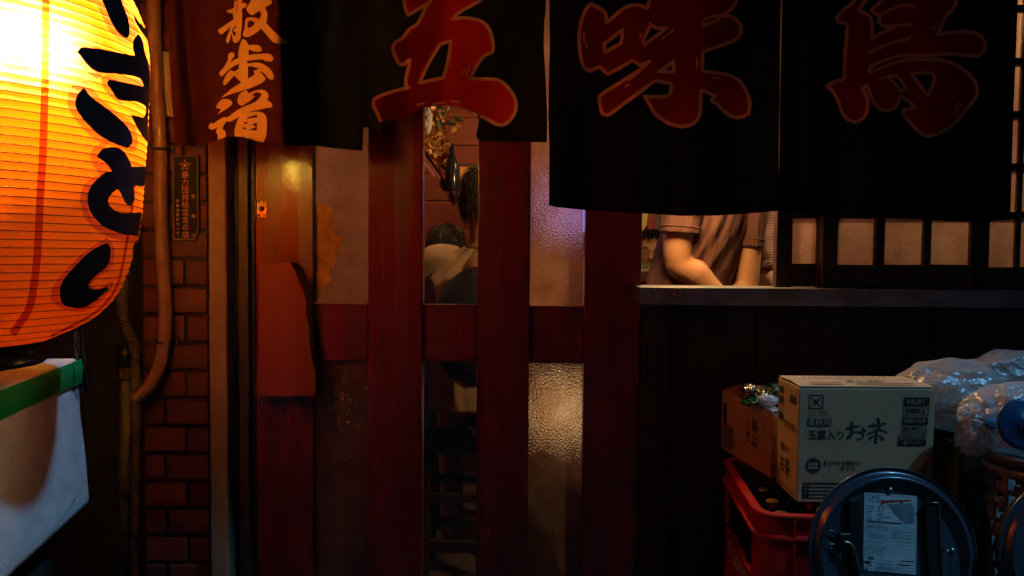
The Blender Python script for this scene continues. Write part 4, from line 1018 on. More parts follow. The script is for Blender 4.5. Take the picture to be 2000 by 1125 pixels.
# top flaps with a seam
for s, (y0, y1) in enumerate(((.002, Dt/2-.0012), (Dt/2+.0012, Dt-.002))):
    bm = bmesh.new(); add_box(bm, .001, Wt-.001, y0, y1, Ht+.0016, Ht+.0046, .001)
    for v in bm.verts:
        v.co.z += .0045*(1-abs(v.co.y-Dt/2)/(Dt/2))*(.4 if s else .8)*(1.0-.6*v.co.x/Wt)
    bmesh.ops.transform(bm, matrix=Mt, verts=bm.verts); bm_obj('flap', bm, card_m, ct)
px = Wt/272.0      # metres per photo pixel across the front
def fx(x): return (x-1560)*px
def fy(y): return (1000-y)*Ht/228.0
pc = Print(Mt @ Vector((0, -.0002, 0)), ut, (0, 0, 1), -dt)
s3 = 5.113
def cx(x): return fx(1560+x/s3)
def cy(y): return fy(740+y/s3)
k_ = px
# no-knife mark and its caption
pc.frame(ink_k, cx(97), cy(373), cx(247), cy(230), 2.2*k_)
pc.stroke(ink_k, [(cx(122), cy(255)), (cx(222), cy(348))], 2*k_); pc.stroke(ink_k, [(cx(222), cy(255)), (cx(122), cy(348))], 2*k_)
pc.stroke(ink_k, [(cx(145), cy(310)), (cx(165), cy(285)), (cx(200), cy(270)), (cx(195), cy(300)), (cx(160), cy(325)), (cx(145), cy(310))], 1.2*k_)
pc.text(ink_k, 'キャップを持た', cx(98), cy(402), 8*k_, cx(295)-cx(98), 'LEFT')
pc.text(ink_k, 'ないでください。', cx(92), cy(436), 8*k_, cx(315)-cx(92), 'LEFT')
pc.rect(ink_k, cx(88), cy(552), cx(332), cy(468)); pc.text(paper_card, '業務用', cx(212), cy(512), 17*k_, 44*k_)
pc.text(ink_g, '玉露入り', cx(92), cy(645), 20*k_, cx(455)-cx(92), 'LEFT', 0, None, .45*k_)
def S(pts, w0, w1=None, ox=0): pc.stroke(ink_g, [(cx(x), cy(y)) for x, y in pts], w0/s3*k_, (w1 or w0)/s3*k_)
S([(497, 572), (550, 560), (612, 545)], 30, 22); S([(543, 515), (545, 580), (540, 640), (505, 672)], 36, 26); S([(505, 672), (520, 640), (580, 606), (640, 612), (668, 640), (650, 672), (605, 682)], 24, 18); S([(655, 570), (672, 592)], 30, 42)
S([(722, 545), (800, 535), (888, 517)], 20, 24); S([(770, 522), (778, 562)], 20, 16); S([(812, 470), (826, 540), (820, 580)], 30, 30); S([(705, 632), (770, 600), (815, 572)], 14, 24); S([(815, 572), (860, 590), (912, 608)], 26, 12); S([(800, 610), (797, 660), (795, 710)], 30, 34); S([(745, 650), (850, 640)], 14, 12); S([(742, 662), (730, 680)], 26, 26); S([(850, 662), (868, 676)], 24, 32)
pc.disc(ink_g, cx(160), cy(952), 16*k_, 28)
for yy_ in (935, 972):
    for q_ in range(5): pc.rect(paper_card, cx(112+q_*20), cy(yy_+13), cx(112+q_*20+14), cy(yy_-13))
pc.text(ink_g, 'まろやかな味わい', cx(258), cy(930), 11.5*k_, cx(632)-cx(258), 'LEFT', 0, None, .25*k_)
pc.text(ink_g, 'やすら', cx(432), cy(985), 11*k_, None, 'LEFT', 0, None, .25*k_)
pc.rect(ink_k, fx(1571), fy(992), fx(1680), fy(960))
for j in range(4):
    if j < 3: pc.disc(paper_card, fx(1577), fy(965+j*7.3), 1.7*k_, 8)
    rx = fx(1584)
    while rx < fx(1640):
        wd = random.uniform(2.5, 5)*k_; pc.rect(paper_card, rx, fy(967+j*7.3)-1.2*k_, rx+wd*.75, fy(967+j*7.3)+2.6*k_); rx += wd
pc.rect(ink_k, cx(1072), cy(333), cx(1335), cy(248)); pc.text(paper_card, 'HL81', cx(1198), cy(294), 14*k_, 32*k_)
pc.frame(ink_k, cx(1068), cy(436), cx(1330), cy(350), 1.5*k_); pc.text(ink_k, '逆積禁止', cx(1197), cy(392), 12*k_, 42*k_, 'CENTER', 0, None, .3*k_)
pc.rect(ink_k, cx(1063), cy(523), cx(1325), cy(453)); pc.text(paper_card, '取扱い注意', cx(1193), cy(490), 10*k_, 43*k_)
for j in range(3):
    x0 = 1058+j*89; pc.frame(ink_k, cx(x0), cy(612), cx(x0+80), cy(533), 1.2*k_)
pc.stroke(ink_k, [(cx(1080), cy(600)), (cx(1085), cy(570)), (cx(1075), cy(550))], 2*k_); pc.stroke(ink_k, [(cx(1118), cy(600)), (cx(1110), cy(570)), (cx(1122), cy(550))], 2*k_); pc.rect(ink_k, cx(1088), cy(575), cx(1108), cy(548))
pc.add(ink_k, [(cx(1187+28*math.cos(a)), cy(572-22*math.sin(a))) for a in [PI*q/8 for q in range(9)]], [tuple(range(9))]); pc.stroke(ink_k, [(cx(1187), cy(572)), (cx(1187), cy(598)), (cx(1178), cy(600))], 1.3*k_)
pc.stroke(ink_k, [(cx(1245), cy(545)), (cx(1308), cy(602))], 1.4*k_); pc.stroke(ink_k, [(cx(1255), cy(600)), (cx(1262), cy(570))], 1.2*k_); pc.stroke(ink_k, [(cx(1295), cy(560)), (cx(1300), cy(600))], 1.2*k_)
pc.frame(ink_k, cx(1024), cy(683), cx(1313), cy(624), 1.3*k_); pc.text(ink_k, '1000ml×6本', cx(1168), cy(655), 10*k_, 48*k_, 'CENTER', 0, None, .25*k_)
pc.rect(ink_k, cx(1024), cy(738), cx(1312), cy(684)); pc.text(paper_card, '紙パック', cx(1165), cy(712), 8.5*k_)
pc.done(ct, 'print')
# left side print
pl_ = Print(Mt @ Vector((-.0002, 0, 0)), -dt, (0, 0, 1), -ut)
def lx(t): return -Dt*(1-t)        # t=0 far end, t=1 front edge
def sy(y): return Ht*(1-(y-0)/228.0)
for (y0, y1, t0, t1) in ((14, 30, .06, .30), (34, 50, .06, .30), (70, 86, .05, .30), (22, 38, .58, .90)):
    pl_.rect(ink_k, lx(t0), sy(y1), lx(t1), sy(y0))
pl_.frame(ink_k, lx(.06), sy(67), lx(.30), sy(53), .001)
pl_.frame(ink_k, lx(.58), sy(21), lx(.90), sy(11), .0008)
for q, (y, t) in enumerate(((80, .33), (84, .34), (90, .36))):
    for kk in range(12): pl_.rect(ink_k, lx(t+kk*.045), sy(y+3), lx(t+kk*.045+.034), sy(y))
pl_.text(ink_g, '玉露入り', lx(.40), sy(139), .017, .062, 'CENTER', 0, None, .0005)
pl_.text(ink_g, 'お茶', lx(.42), sy(178), .042, .070, 'CENTER', 0, None, .0012)
for kk in range(18): pl_.rect(ink_k, lx(.12+kk*.04), sy(219), lx(.12+kk*.04+.03), sy(216))
pl_.done(ct, 'print')
pt = Print(Mt @ Vector((0, 0, Ht+.0085)), ut, dt, (0, 0, 1))
pt.rect(ink_k, .03, .018, .10, .028); pt.rect(ink_k, .13, .016, .255, .026); pt.text(ink_g, 'お茶', .16, .05, .03, .09)
for q_ in range(16): pt.rect(ink_k, .04+q_*.012, .098, .04+q_*.012+.008, .105)
pt.done(ct, 'print')

# second carton lying on its side, opened at the top
Q0 = P(1505, 960, 1.87); Q0.z = zc+.004
Q1 = PZ(1431, 889, zc+.004)
d2 = (Q1-Q0); L2 = .29; d2.z = 0; d2.normalize(); r2 = Vector((d2.y, -d2.x, 0))
H2, W2 = .158, .235
M2 = basis(Q0, d2, r2, Vector((0, 0, 1)))
c2 = thing('tea_carton', 'torn cardboard carton lying on its side behind the upright carton', 'carton', Q0+d2*.14+r2*.1)
th = .003
for nm, a in (('side_wall', (0, L2, 0, th, 0, H2)), ('side_wall', (0, L2, W2-th, W2, 0, H2)), ('end_wall', (0, th, th, W2-th, 0, H2-.006)), ('end_wall', (L2-th, L2, th, W2-th, 0, H2)), ('bottom', (th, L2-th, th, W2-th, 0, th))):
    bm = bmesh.new(); add_box(bm, *a, .0008)
    bmesh.ops.transform(bm, matrix=M2, verts=bm.verts); bm_obj(nm, bm, card_m, c2)
for (hinge, ang, ln, y0, y1) in ((0, .6, .07, .004, W2*.45),):
    v = [M2 @ Vector(p) for p in [(L2*.42, .001, H2), (L2, .001, H2), (L2-.01, .05, H2+.018), (L2*.5, .055, H2+.010)]]
    o = mesh('flap', v, [(0, 1, 2, 3)], card_m, c2); so_ = o.modifiers.new('s', 'SOLIDIFY'); so_.thickness = .003
v = [M2 @ Vector(p) for p in [(0.0, .001, H2), (L2*.42, .001, H2), (L2*.45, .02, H2+.016), (L2*.2, .024, H2+.010), (.0, .02, H2+.002)]]
o = mesh('flap', v, [(0, 1, 2, 3, 4)], MT('torn_liner', (.55, .50, .45), .8), c2); so_ = o.modifiers.new('s', 'SOLIDIFY'); so_.thickness = .002
p2 = Print(M2 @ Vector((0, -.0006, 0)), -d2, (0, 0, 1), -r2)
p2.text(ink_g, 'お茶', -.085, .085, .036, .075, 'CENTER', PI/2, None, .001)
p2.text(ink_g, '玉露入り', -.125, .085, .016, .06, 'CENTER', PI/2, None, .0004)
for kk in range(16): p2.rect(ink_k, -.040, .03+kk*.0065, -.0375, .03+kk*.0065+.005)
p2.rect(ink_k, -.275, .075, -.255, .13)
for a in range(4):
    for b_ in range(9): p2.rect(ink_k, -.275+a*.0155, .012+b_*.0072, -.275+a*.0155+random.uniform(.008, .014), .012+b_*.0072+.005)
for kk in range(14): p2.rect(ink_k, -.212, .02+kk*.008, -.2085, .02+kk*.008+.006)
p2.done(c2, 'print')
green_in = MT('green_liner', (.012, .10, .045), .5, var=.3)
bm = bmesh.new(); add_box(bm, .004, .15, .006, W2-.01, .10, H2-.010, .01, 3); bmesh.ops.transform(bm, matrix=M2, verts=bm.verts)
o = bm_obj('tea_pack', bm, green_in); prop(o, 'dark green paper tea pack inside the torn carton', 'pack')

# crumpled foil pouches lying on the opened carton
def crumple(name, c, size, mat, parent, seed, M=None, n=20, amp=.28, fr=2.2, flat=1.0):
    bm = bmesh.new(); bmesh.ops.create_icosphere(bm, subdivisions=5, radius=1)
    for v in bm.verts:
        q = v.co.normalized(); s = Vector((seed*7.1, seed*3.3, seed))
        k = 1+amp*(noise.ridged_multi_fractal(q*fr+s, 1.0, 2.0, 3, 1.0, 2.0)-1.0)+amp*.5*noise.noise(q*fr*2.3+s)
        p = q*k; v.co = Vector((p.x*size[0], p.y*size[1], p.z*size[2]))
    if M is not None: bmesh.ops.transform(bm, matrix=M, verts=bm.verts)
    for v in bm.verts: v.co += Vector(c)
    return bm_obj(name, bm, mat, parent, True)
gold_foil = MT('gold_foil', (.62, .48, .20), .18, metal=.95, var=.35, vs=30, bmp=.5, bs=50)
green_foil = MT('green_foil', (.015, .13, .035), .25, var=.5, vs=25, bmp=.4, bs=40, spec=.7)
silver_foil = MT('silver_foil', (.75, .75, .75), .16, metal=.95, var=.3, vs=30, bmp=.4, bs=50)
cpo = P(1480, 770, 1.95)
po = thing('foil_pouch', 'crumpled gold and green foil pouch on the torn carton', 'pouch', cpo)
crumple('foil_body', P(1478, 770, 1.97), (.036, .045, .020), gold_foil, po, 1, Matrix.Rotation(-.18, 4, 'Y'), amp=.25)
crumple('foil_back', P(1520, 765, 2.0), (.045, .05, .022), green_foil, po, 2, Matrix.Rotation(.05, 4, 'Y'), amp=.25)
crumple('silver_edge', P(1461, 757, 1.96), (.016, .03, .009), silver_foil, po, 3, Matrix.Rotation(-.35, 4, 'Y'), amp=.2)
crumple('lower_fold', P(1470, 781, 1.94), (.026, .03, .009), green_foil, po, 5, Matrix.Rotation(-.4, 4, 'Y'), amp=.2)
o = crumple('plastic_wrap', P(1499, 781, 1.92), (.024, .03, .012), plastic_bag_mat('wrap_plastic', (.6, .68, .8), .75), None, 4, amp=.18)
prop(o, 'small bluish clear plastic wrap tucked under the foil pouch', 'wrap')

# ------------------------------------------------------------------ round folding grills leaning in front
steel_blue = MT('grill_enamel', (.085, .115, .155), .27, metal=.5, var=.45, vs=7, bmp=.12, bs=24, rvar=.12, coat=.5)
wire_m = MT('wire', (.35, .34, .32), .3, metal=1)
label_p = MT('label_paper', (.55, .60, .60), .7, var=.12, vs=12)
label_k = MT('label_ink', (.06, .08, .10), .8)
label_r = MT('label_red', (.55, .03, .02), .7)
label_g = MT('label_grey', (.22, .26, .32), .8, var=.3, vs=40)
def grill(label, px, py, Y, R, tilt, full=True):
    c = P(px, py, Y)
    t = thing('folding_grill', label, 'grill', c-Vector((0, 0, R)), 'round folding grills')
    u = Vector((1, 0, 0)); n_ = Vector((0, -math.cos(tilt), math.sin(tilt))); vv = Vector((0, math.sin(tilt), math.cos(tilt)))
    Mg = basis(c, u, vv, n_)
    k = R/.155
    pf = [(0, 0), (.110, .000), (.1235, -.001), (.128, .001), (.133, .0085), (.1365, .0115), (.140, .0085), (.144, .001), (.149, -.004), (.153, -.003), (.1555, .000), (.1563, -.003), (.1555, -.008), (.150, -.014), (.146, -.03), (.138, -.045), (0, -.048)]
    lathe('dish', [(a*k, b_) for a, b_ in pf], steel_blue, t, 96, Mg)
    def disc(nm, x, y, r, h, m):
        v, f = lathe_data([(0, h), (r*.55, h*.9), (r*.9, h*.4), (r, 0)], 16); mesh(nm, [Mg @ (a+Vector((x, y, .0005))) for a in v], f, m, t, True)
    s = 1/ (F/Y)
    if full:
        def q(x, y): return ((x-px)*s, (py-y)*s)
        disc('rivet', *q(1743, 958), .0065, .005, wire_m); disc('rivet', *q(1862, 1075), .0055, .004, wire_m); disc('rivet', *q(1622, 1075), .0045, .003, wire_m)
        dkk = MT('bracket', (.05, .055, .06), .35, metal=.7, var=.3)
        for (x0, x1, y0, y1) in ((1655, 1681, 977, 1180), (1808, 1834, 980, 1180)):
            a, b_ = q(x0, y1), q(x1, y0)
            bm = bmesh.new(); add_box(bm, a[0], b_[0], a[1], b_[1], .0008, .012, .003, 2); bmesh.ops.transform(bm, matrix=Mg, verts=bm.verts); bm_obj('bracket', bm, dkk, t)
        bm = bmesh.new(); a, b_ = q(1634, 1056), q(1656, 1040); add_box(bm, a[0], b_[0], a[1], b_[1], .001, .016, .002); bmesh.ops.transform(bm, matrix=Mg, verts=bm.verts); bm_obj('latch', bm, black_m, t)
        def w3(pts): return [Mg @ Vector((*q(x, y), h)) for x, y, h in pts]
        tube('wire_leg', w3([(1806, 980, .013), (1832, 980, .014), (1833.5, 985, .014), (1832, 1030, .014), (1831, 1180, .014)]), .0013, wire_m, t, 6)
        tube('wire_leg', w3([(1836, 1078, .006), (1844, 1070, .013), (1848, 1095, .015), (1851, 1120, .015), (1845, 1135, .012), (1846, 1180, .012)]), .0016, wire_m, t, 6, True, 3)
        tube('wire_leg', w3([(1640, 1057, .016), (1652, 1059, .017), (1660, 1072, .018), (1664, 1095, .019), (1670, 1108, .019), (1668, 1118, .018), (1680, 1128, .017), (1690, 1170, .016)]), .0030, wire_m, t, 8, True, 3)
        ring = [Mg @ Vector((q(1622, 1050)[0]+.0115*math.cos(a), q(1622, 1050)[1]+.0125*math.sin(a), .006)) for a in [2*PI*i/24 for i in range(25)]]
        tube('wire_ring', ring, .0011, wire_m, t, 6)
        # printed label
        cr = [q(1692, 963), q(1797, 969), q(1787, 1121), q(1683, 1113)]
        lab = mesh('paper_label', [Mg @ Vector((*p, .0012)) for p in cr], [(0, 3, 2, 1)], label_p, t)
        o0 = Vector(cr[0]); ux = Vector(cr[1])-o0; uy = Vector(cr[3])-o0
        pg = Print(Mg @ Vector((*o0, .0012)), (Mg.to_3x3() @ Vector((*ux, 0))), (Mg.to_3x3() @ Vector((*uy, 0))), n_)
        def L(x, y): return (x, y)
        lw = ux.length; lh = uy.length
        def R4(m, x0, y0, x1, y1): pg.add(m, [(x0, y0), (x1, y0), (x1, y1), (x0, y1)], [(0, 3, 2, 1)])
        for (x0, y0, x1, y1) in ((.03, .02, .97, .024), (.03, .976, .97, .98), (.03, .02, .036, .98), (.964, .02, .97, .98)): R4(label_k, x0, y0, x1, y1)
        def txt(m, s_, x, y, h, wmax=None, bold=0):
            v, f = text_data(s_, h, 'LEFT'); xs = [p.x for p in v]; kx = (wmax/(max(xs)-min(xs))) if wmax else 1/lw
            for bq in ((0,) if not bold else (-bold, bold)):
                pg.add(m, [(x+bq+p.x*kx, y-p.y/lh) for p in v], f)
        txt(label_k, 'フォルテ', .055, .055, .0085, .235, .004); txt(label_k, 'フォールディング', .055, .105, .0085, .47, .004)
        pg.add(label_r, [(.31, .09), (.88, .055), (.88, .08), (.74, .085), (.74, .12), (.68, .12), (.66, .095), (.42, .115), (.31, .165)], [tuple(range(9))])
        pg.add(label_g, [(.40, .135), (.88, .10), (.94, .14), (.95, .36), (.78, .38), (.55, .24), (.50, .19)], [tuple(range(7))])
        rnd = random.Random(4)
        def para(x0, x1, y0, y1, step, dens=.85):
            y = y0
            while y < y1:
                x = x0; xe = x1 if rnd.random() < .7 else x0+(x1-x0)*rnd.uniform(.4, .9)
                while x < xe:
                    wd = rnd.uniform(.006, .018)
                    if rnd.random() < dens: R4(label_k, x, y, min(x+wd, xe), y+step*.38)
                    x += wd+.004
                y += step
        for j in range(6): para(.06, .20, .165+j*.033, .17+j*.033, .03); para(.25, rnd.uniform(.38, .5), .165+j*.033, .17+j*.033, .03)
        R4(label_k, .05, .362, .72, .374); para(.06, .70, .352, .385, .013, .95); para(.74, .95, .40, .41, .02, .5)
        for j, y0 in enumerate((.40, .425, .47, .505, .545, .60, .66, .70, .745)):
            R4(label_k, .045, y0, .057, y0+.008); para(.065, .47, y0, y0+.035, .0155, .75)
        for j, y0 in enumerate((.42, .46, .485, .51, .545, .60, .68)):
            R4(label_k, .515, y0, .527, y0+.008); para(.535, .95, y0, y0+.03, .0155, .75)
        for j in range(8): para(.27, .54, .84+j*.0165, .845+j*.0165, .03, .6)
        R4(label_k, .68, .838, .93, .856); para(.60, .93, .900, .915, .016, .95); para(.58, .93, .875, .89, .012, .8); para(.58, .93, .925, .95, .013, .6)
        pg.add(label_k, [(.12+.065*math.cos(a), .838+.022*math.sin(a)) for a in [2*PI*i/16 for i in range(16)]], [tuple(range(16))[::-1]])
        pg.add(label_k, [(.10, .86), (.11, .86), (.15, .93), (.14, .93)], [(0, 3, 2, 1)]); pg.add(label_k, [(.14, .86), (.15, .86), (.09, .93), (.08, .93)], [(0, 3, 2, 1)]); R4(label_k, .07, .925, .13, .94); R4(label_k, .15, .875, .22, .885)
        pg.done(lab, 'label_print')
    return t, Mg
grill('round dark metal folding grill stood on edge with a printed paper label', 1745, 1081, 1.45, .1555, .16)
grill('round dark metal folding grill cut off by the right picture edge', 2117, 1092, 1.42, .152, .14, False)
# small table they stand on
tb = thing('low_stand', 'low dark stand carrying the grills in front of the crate', 'stand', (1.0, 1.40, 0))
zst2 = P(1745, 1081, 1.45).z-.165
box('top_board', .62, 1.35, 1.30, 1.56, zst2-.02, zst2, board_m, tb)
for sx_ in (.66, 1.31):
    for sy_ in (1.33, 1.53): box('leg', sx_-.02, sx_+.02, sy_-.02, sy_+.02, .002, zst2-.021, board_m, tb)
# blue round lid
cbl = P(2004, 829, 1.45); Rb = 51/F*1.45
bl_t = thing('blue_lid', 'small round blue enamel lid with a centre knob at the right edge', 'lid', cbl-Vector((0, 0, Rb)))
nl = Vector((-.10, -.97, .2)).normalized(); ul = Vector((0, 0, 1)).cross(nl).normalized()*-1; vl = nl.cross(ul)
blue_m = MT('blue_enamel', (.012, .075, .21), .25, var=.3, vs=10, spec=.6)
Ml = basis(cbl, ul, vl, nl)
lathe('lid_disc', [(0, 0), (Rb*.2, 0), (Rb*.24, .001), (Rb*.27, -.001), (Rb*.8, -.001), (Rb*.93, -.003), (Rb*.98, -.004), (Rb, -.008), (Rb*.97, -.012), (0, -.012)], blue_m, bl_t, 64, Ml)
lathe('knob', [(0, .006), (.003, .0055), (.005, .003), (.0055, 0)], wire_m, bl_t, 16, Ml @ Matrix.Translation((0, 0, .0003)))
lathe('knob_dish', [(Rb*.09, .0008), (Rb*.2, .0012), (Rb*.23, .0025), (Rb*.26, .0008)], blue_m, bl_t, 32, Ml)

# ------------------------------------------------------------------ basket, bags and bin at the right
bk_m = MT('white_basket', (.17, .20, .21), .5, var=.3, vs=14, bmp=.15)
kc = P(2052, 890, 1.64); rB = .122
bk = thing('plastic_basket', 'white perforated plastic basket under the knotted bag at the right edge', 'basket', (kc.x, kc.y, kc.z-.34))
lathe('rim', [(rB, -.012), (rB+.004, -.016), (rB+.008, .004), (rB+.006, .010), (rB, .008)], bk_m, bk, 64, Matrix.Translation(kc), True, True)
NSB = 56; v = []; f = []; nrow = 26
for i in range(nrow+1):
    h = -.014-.30*i/nrow; r = rB-.002-.035*i/nrow
    for j in range(NSB):
        a = 2*PI*j/NSB; v.append(kc+Vector((r*math.cos(a), r*math.sin(a), h)))
for i in range(nrow):
    for j in range(NSB):
        if i in (2, 3, 5, 6, 8, 9, 11, 12, 14, 15, 17, 18, 20, 21) and j % 3 != 0 and i % 3 == 2 or (i in (3, 6, 9, 12, 15, 18, 21) and j % 3 != 0 and j % 3 == 1): continue
        f.append((i*NSB+j, i*NSB+(j+1) % NSB, (i+1)*NSB+(j+1) % NSB, (i+1)*NSB+j))
o = mesh('basket_wall', v, f, bk_m, bk, True); so_ = o.modifiers.new('s', 'SOLIDIFY'); so_.thickness = .003
box('basket_stand', kc.x-.13, kc.x+.13, kc.y-.13, kc.y+.13, .002, kc.z-.318, dark_m, bk)
bag_m = plastic_bag_mat('clear_bag', (.62, .68, .74), .58)
bag_m2 = plastic_bag_mat('frosty_bag', (.66, .64, .62), .62)
stuff_m = MT('crumpled_paper', (.42, .46, .50), .8, var=.45, vs=18, bmp=.6, bs=30)
cb_ = P(1975, 815, 1.66)
kb = thing('knotted_bag', 'clear plastic bag with bluish rubbish bulging out of the white basket', 'bag', cb_-Vector((0, 0, .08)))
crumple('bag_skin', P(1985, 822, 1.66), (.108, .09, .077), bag_m, kb, 11, None, amp=.15, fr=1.5)
crumple('bag_lip', P(1908, 845, 1.64), (.036, .036, .045), bag_m, kb, 12, Matrix.Rotation(.5, 4, 'Y'), amp=.28, fr=2.4)
crumple('bag_ear', P(1893, 800, 1.64), (.022, .02, .010), bag_m, kb, 17, Matrix.Rotation(-.4, 4, 'Y'), amp=.3, fr=2)
crumple('rubbish', P(1990, 828, 1.67), (.078, .06, .055), stuff_m, kb, 13, None, amp=.25, fr=2.6)
crumple('blue_rubbish', P(1936, 828, 1.60), (.012, .008, .011), MT('blue_plastic', (.02, .22, .50), .5), kb, 14, None, amp=.2)
c1 = P(1880, 775, 2.0)
b1_ = thing('rubbish_bag', 'big loose translucent bag of rubbish behind the cartons', 'bag', c1-Vector((0, 0, .1)))
crumple('bag_skin', P(1850, 772, 1.93), (.140, .085, .085), bag_m2, b1_, 21, Matrix.Rotation(-.10, 4, 'Y'), amp=.13, fr=1.3)
crumple('bag_skin', P(1985, 755, 1.95), (.15, .08, .088), bag_m2, b1_, 22, Matrix.Rotation(.05, 4, 'Y'), amp=.12, fr=1.2)
crumple('bag_skin', P(1775, 757, 1.93), (.05, .06, .020), bag_m2, b1_, 23, Matrix.Rotation(-.35, 4, 'Y'), amp=.2, fr=1.8)
crumple('rubbish', P(1860, 790, 1.93), (.095, .06, .055), stuff_m, b1_, 24, None, amp=.25, fr=2.6)
crumple('rubbish', P(1965, 775, 1.95), (.10, .05, .055), stuff_m, b1_, 25, None, amp=.25, fr=2.6)
# dark bin carrying the big bag: its front edge catches a line of light
e0, e1 = P(1815, 833, 1.80), P(1882, 861, 1.73)
bi = thing('dark_bin', 'dark brown open bin with a bright edge between carton and basket', 'bin', (1.05, 1.95, 0))
bin_m = MT('bin_brown', (.030, .024, .018), .35, var=.4, vs=9)
zb = .875
for nm, (x0, x1, y0, y1) in (('side_wall', (1.02, 1.026, 1.79, 2.11)), ('side_wall', (1.42, 1.426, 1.79, 2.11)), ('front_wall', (1.0265, 1.4195, 1.79, 1.796)), ('back_wall', (1.0265, 1.4195, 2.104, 2.11)), ('top_board', (1.0265, 1.4195, 1.7965, 2.1035))):
    if nm == 'top_board': box(nm, x0, x1, y0, y1, zb-.05, zb-.042, bin_m, bi)
    else: box(nm, x0, x1, y0, y1, .002, zb, bin_m, bi, .002)

# ------------------------------------------------------------------ inside the shop
wood_in = MT('inner_wood', (.22, .036, .009), .6, var=.45, vs=5, bmp=.2, bs=30, stretch=(.2, 1, 1), col2=(.10, .014, .004))
redwall = MT('inner_red', (.18, .018, .009), .6, var=.35, vs=5)
cream = MT('cream_wall', (.62, .52, .34), .8, var=.15)
dkwood = MT('stool_wood', (.030, .015, .010), .45, var=.3)
bwall = thing('back_wall', 'orange-brown boarded back wall seen through the door slit', 'wall', (-.5, 4.3, 0))
xp = X(1245, 2.3)
for i in range(17):
    z = .1+i*.148; box('board', -3.4, .60, 4.30+.004*(i % 2), 4.36, z+.0015, z+.1465, wood_in, bwall, .002)
kw = thing('kitchen_wall', 'pale cream kitchen wall behind the cooks', 'wall', (2.5, 6.0, 0))
box('wall_face', .602, 4.4, 5.6, 5.7, .1, 2.62, cream, kw, 0)
box('left_return', .602, .66, 4.30, 5.6, .1, 2.62, cream, kw, 0)
ew = thing('end_wall', 'plain side walls closing the dim room', 'wall', (-3.4, 3, 0))
box('wall_face', -3.5, -3.4, 2.25, 8, .1, 2.62, redwall, ew, 0); box('wall_face', 4.4, 4.5, 2.25, 8, .1, 2.62, cream, ew, 0)
box('wall_face', bxl+.01, X(445, 2.25), 2.405, 2.45, .1, 2.62, redwall, ew, 0)
rp = box('red_post', X(1262, 4.4), X(1277, 4.4), 4.40, 4.48, .1, 2.62, MT('red_post', (.42, .03, .015), .4), None, .003)
prop(rp, 'bright red post behind the cook at the left of the window', 'post')
fl_ = thing('wall_banner', 'pale yellow cloth banner hanging left of the red post', 'banner', P(1255, 430, 4.2))
v = [P(1238, 360, 4.2), P(1262, 360, 4.2), P(1265, 420, 4.2), P(1263, 440, 4.2), P(1254, 452, 4.2), P(1240, 458, 4.2)]
o = mesh('cloth', v, [tuple(range(6))], MT('banner_cloth', (.72, .58, .22), .8), fl_); o.modifiers.new('s', 'SOLIDIFY').thickness = .004
# counter under the serving window and between rooms
cn = thing('kitchen_counter', 'dark counter just inside the serving window', 'counter', (.9, 2.6, 0))
box('counter_top', X(1252, 2.25)+.02, 4.3, 2.24, 2.33, Z(600, 2.33), Z(600, 2.33)+.03, dkwood, cn)
box('counter_front', X(1252, 2.25)+.03, 4.3, 2.26, 2.31, .1, Z(600, 2.33)-.001, dkwood, cn)
bc = thing('guest_counter', 'low brown counter with a garnish tray behind the cook', 'counter', (.9, 3.4, 0))
zg = Z(531, 3.4, 1258)
box('top', .5, 2.2, 3.30, 3.75, zg-.04, zg, MT('counter_brown', (.14, .06, .03), .4), bc); box('front', .52, 2.18, 3.32, 3.36, .1, zg-.041, dkwood, bc)
tray = thing('garnish_tray', 'white tray heaped with chopped green onion', 'tray', P(1255, 529, 3.4))
ctr = P(1250, 529, 3.42)
box('tray', ctr.x-.10, ctr.x+.065, 3.34, 3.52, zg+.001, zg+.012, MT('white_tray', (.75, .75, .72), .4), tray, .004, 2)
rnd = random.Random(9); v = []; f = []
for i in range(420):
    a = rnd.uniform(0, 2*PI); r_ = rnd.random()**.6; c = Vector((ctr.x-.02+.075*r_*math.cos(a), 3.43+.07*r_*math.sin(a), zg+.013+.034*(1-r_*r_)*rnd.random()**.4))
    s = .006; q = Euler((rnd.uniform(0, 6), rnd.uniform(0, 6), 0)).to_matrix(); b_ = len(v)
    v += [c+q @ Vector(p)*s for p in ((-1, -.5, 0), (1, -.5, .3), (1, .5, 0), (-1, .5, .3))]; f.append((b_, b_+1, b_+2, b_+3))
o = mesh('chopped_onion', v, f, MT('onion_green', (.12, .42, .04), .5, var=.6, vs=60, col2=(.55, .6, .35)), tray); prop(o, kind='stuff')

# lamps inside
def pendant(label, x, y, z, power, col, r=.05):
    t = thing('pendant_lamp', label, 'lamp', (x, y, z), 'pendant lamps inside')
    lathe('lamp_shade', [(.03, .10), (.05, .09), (.13, .0), (.135, .0), (.055, .096), (.03, .108)], MT('lamp_shade', (.12, .10, .08), .5), t, 32, Matrix.Translation((x, y, z)), True, True)
    lathe('bulb', [(0, -.02), (.02, -.015), (.03, .005), (.022, .03), (.012, .06), (0, .06)], emis('inner_bulb', (1, .7, .4), 12), t, 16, Matrix.Translation((x, y, z+.02)))
    tube('flex', [(x, y, z+.10), (x, y, 2.62)], .003, black_m, t, 6)
    l = bpy.data.lights.new('pendant_light', 'POINT'); l.energy = power; l.color = col; l.shadow_soft_size = r
    o = bpy.data.objects.new('pendant_light', l); COL.objects.link(o); o.location = (x, y, z-.02); par(o, t)
pendant('enamel pendant lamp over the seats behind the sliding door', -.42, 2.95, 2.02, 11, (1, .46, .18))
pendant('enamel pendant lamp over the far tables', -.15, 3.7, 2.15, 9, (1, .42, .14))
pendant('enamel pendant lamp over the kitchen counter', 0.50, 2.31, 1.62, 16, (1, .54, .19), .07)
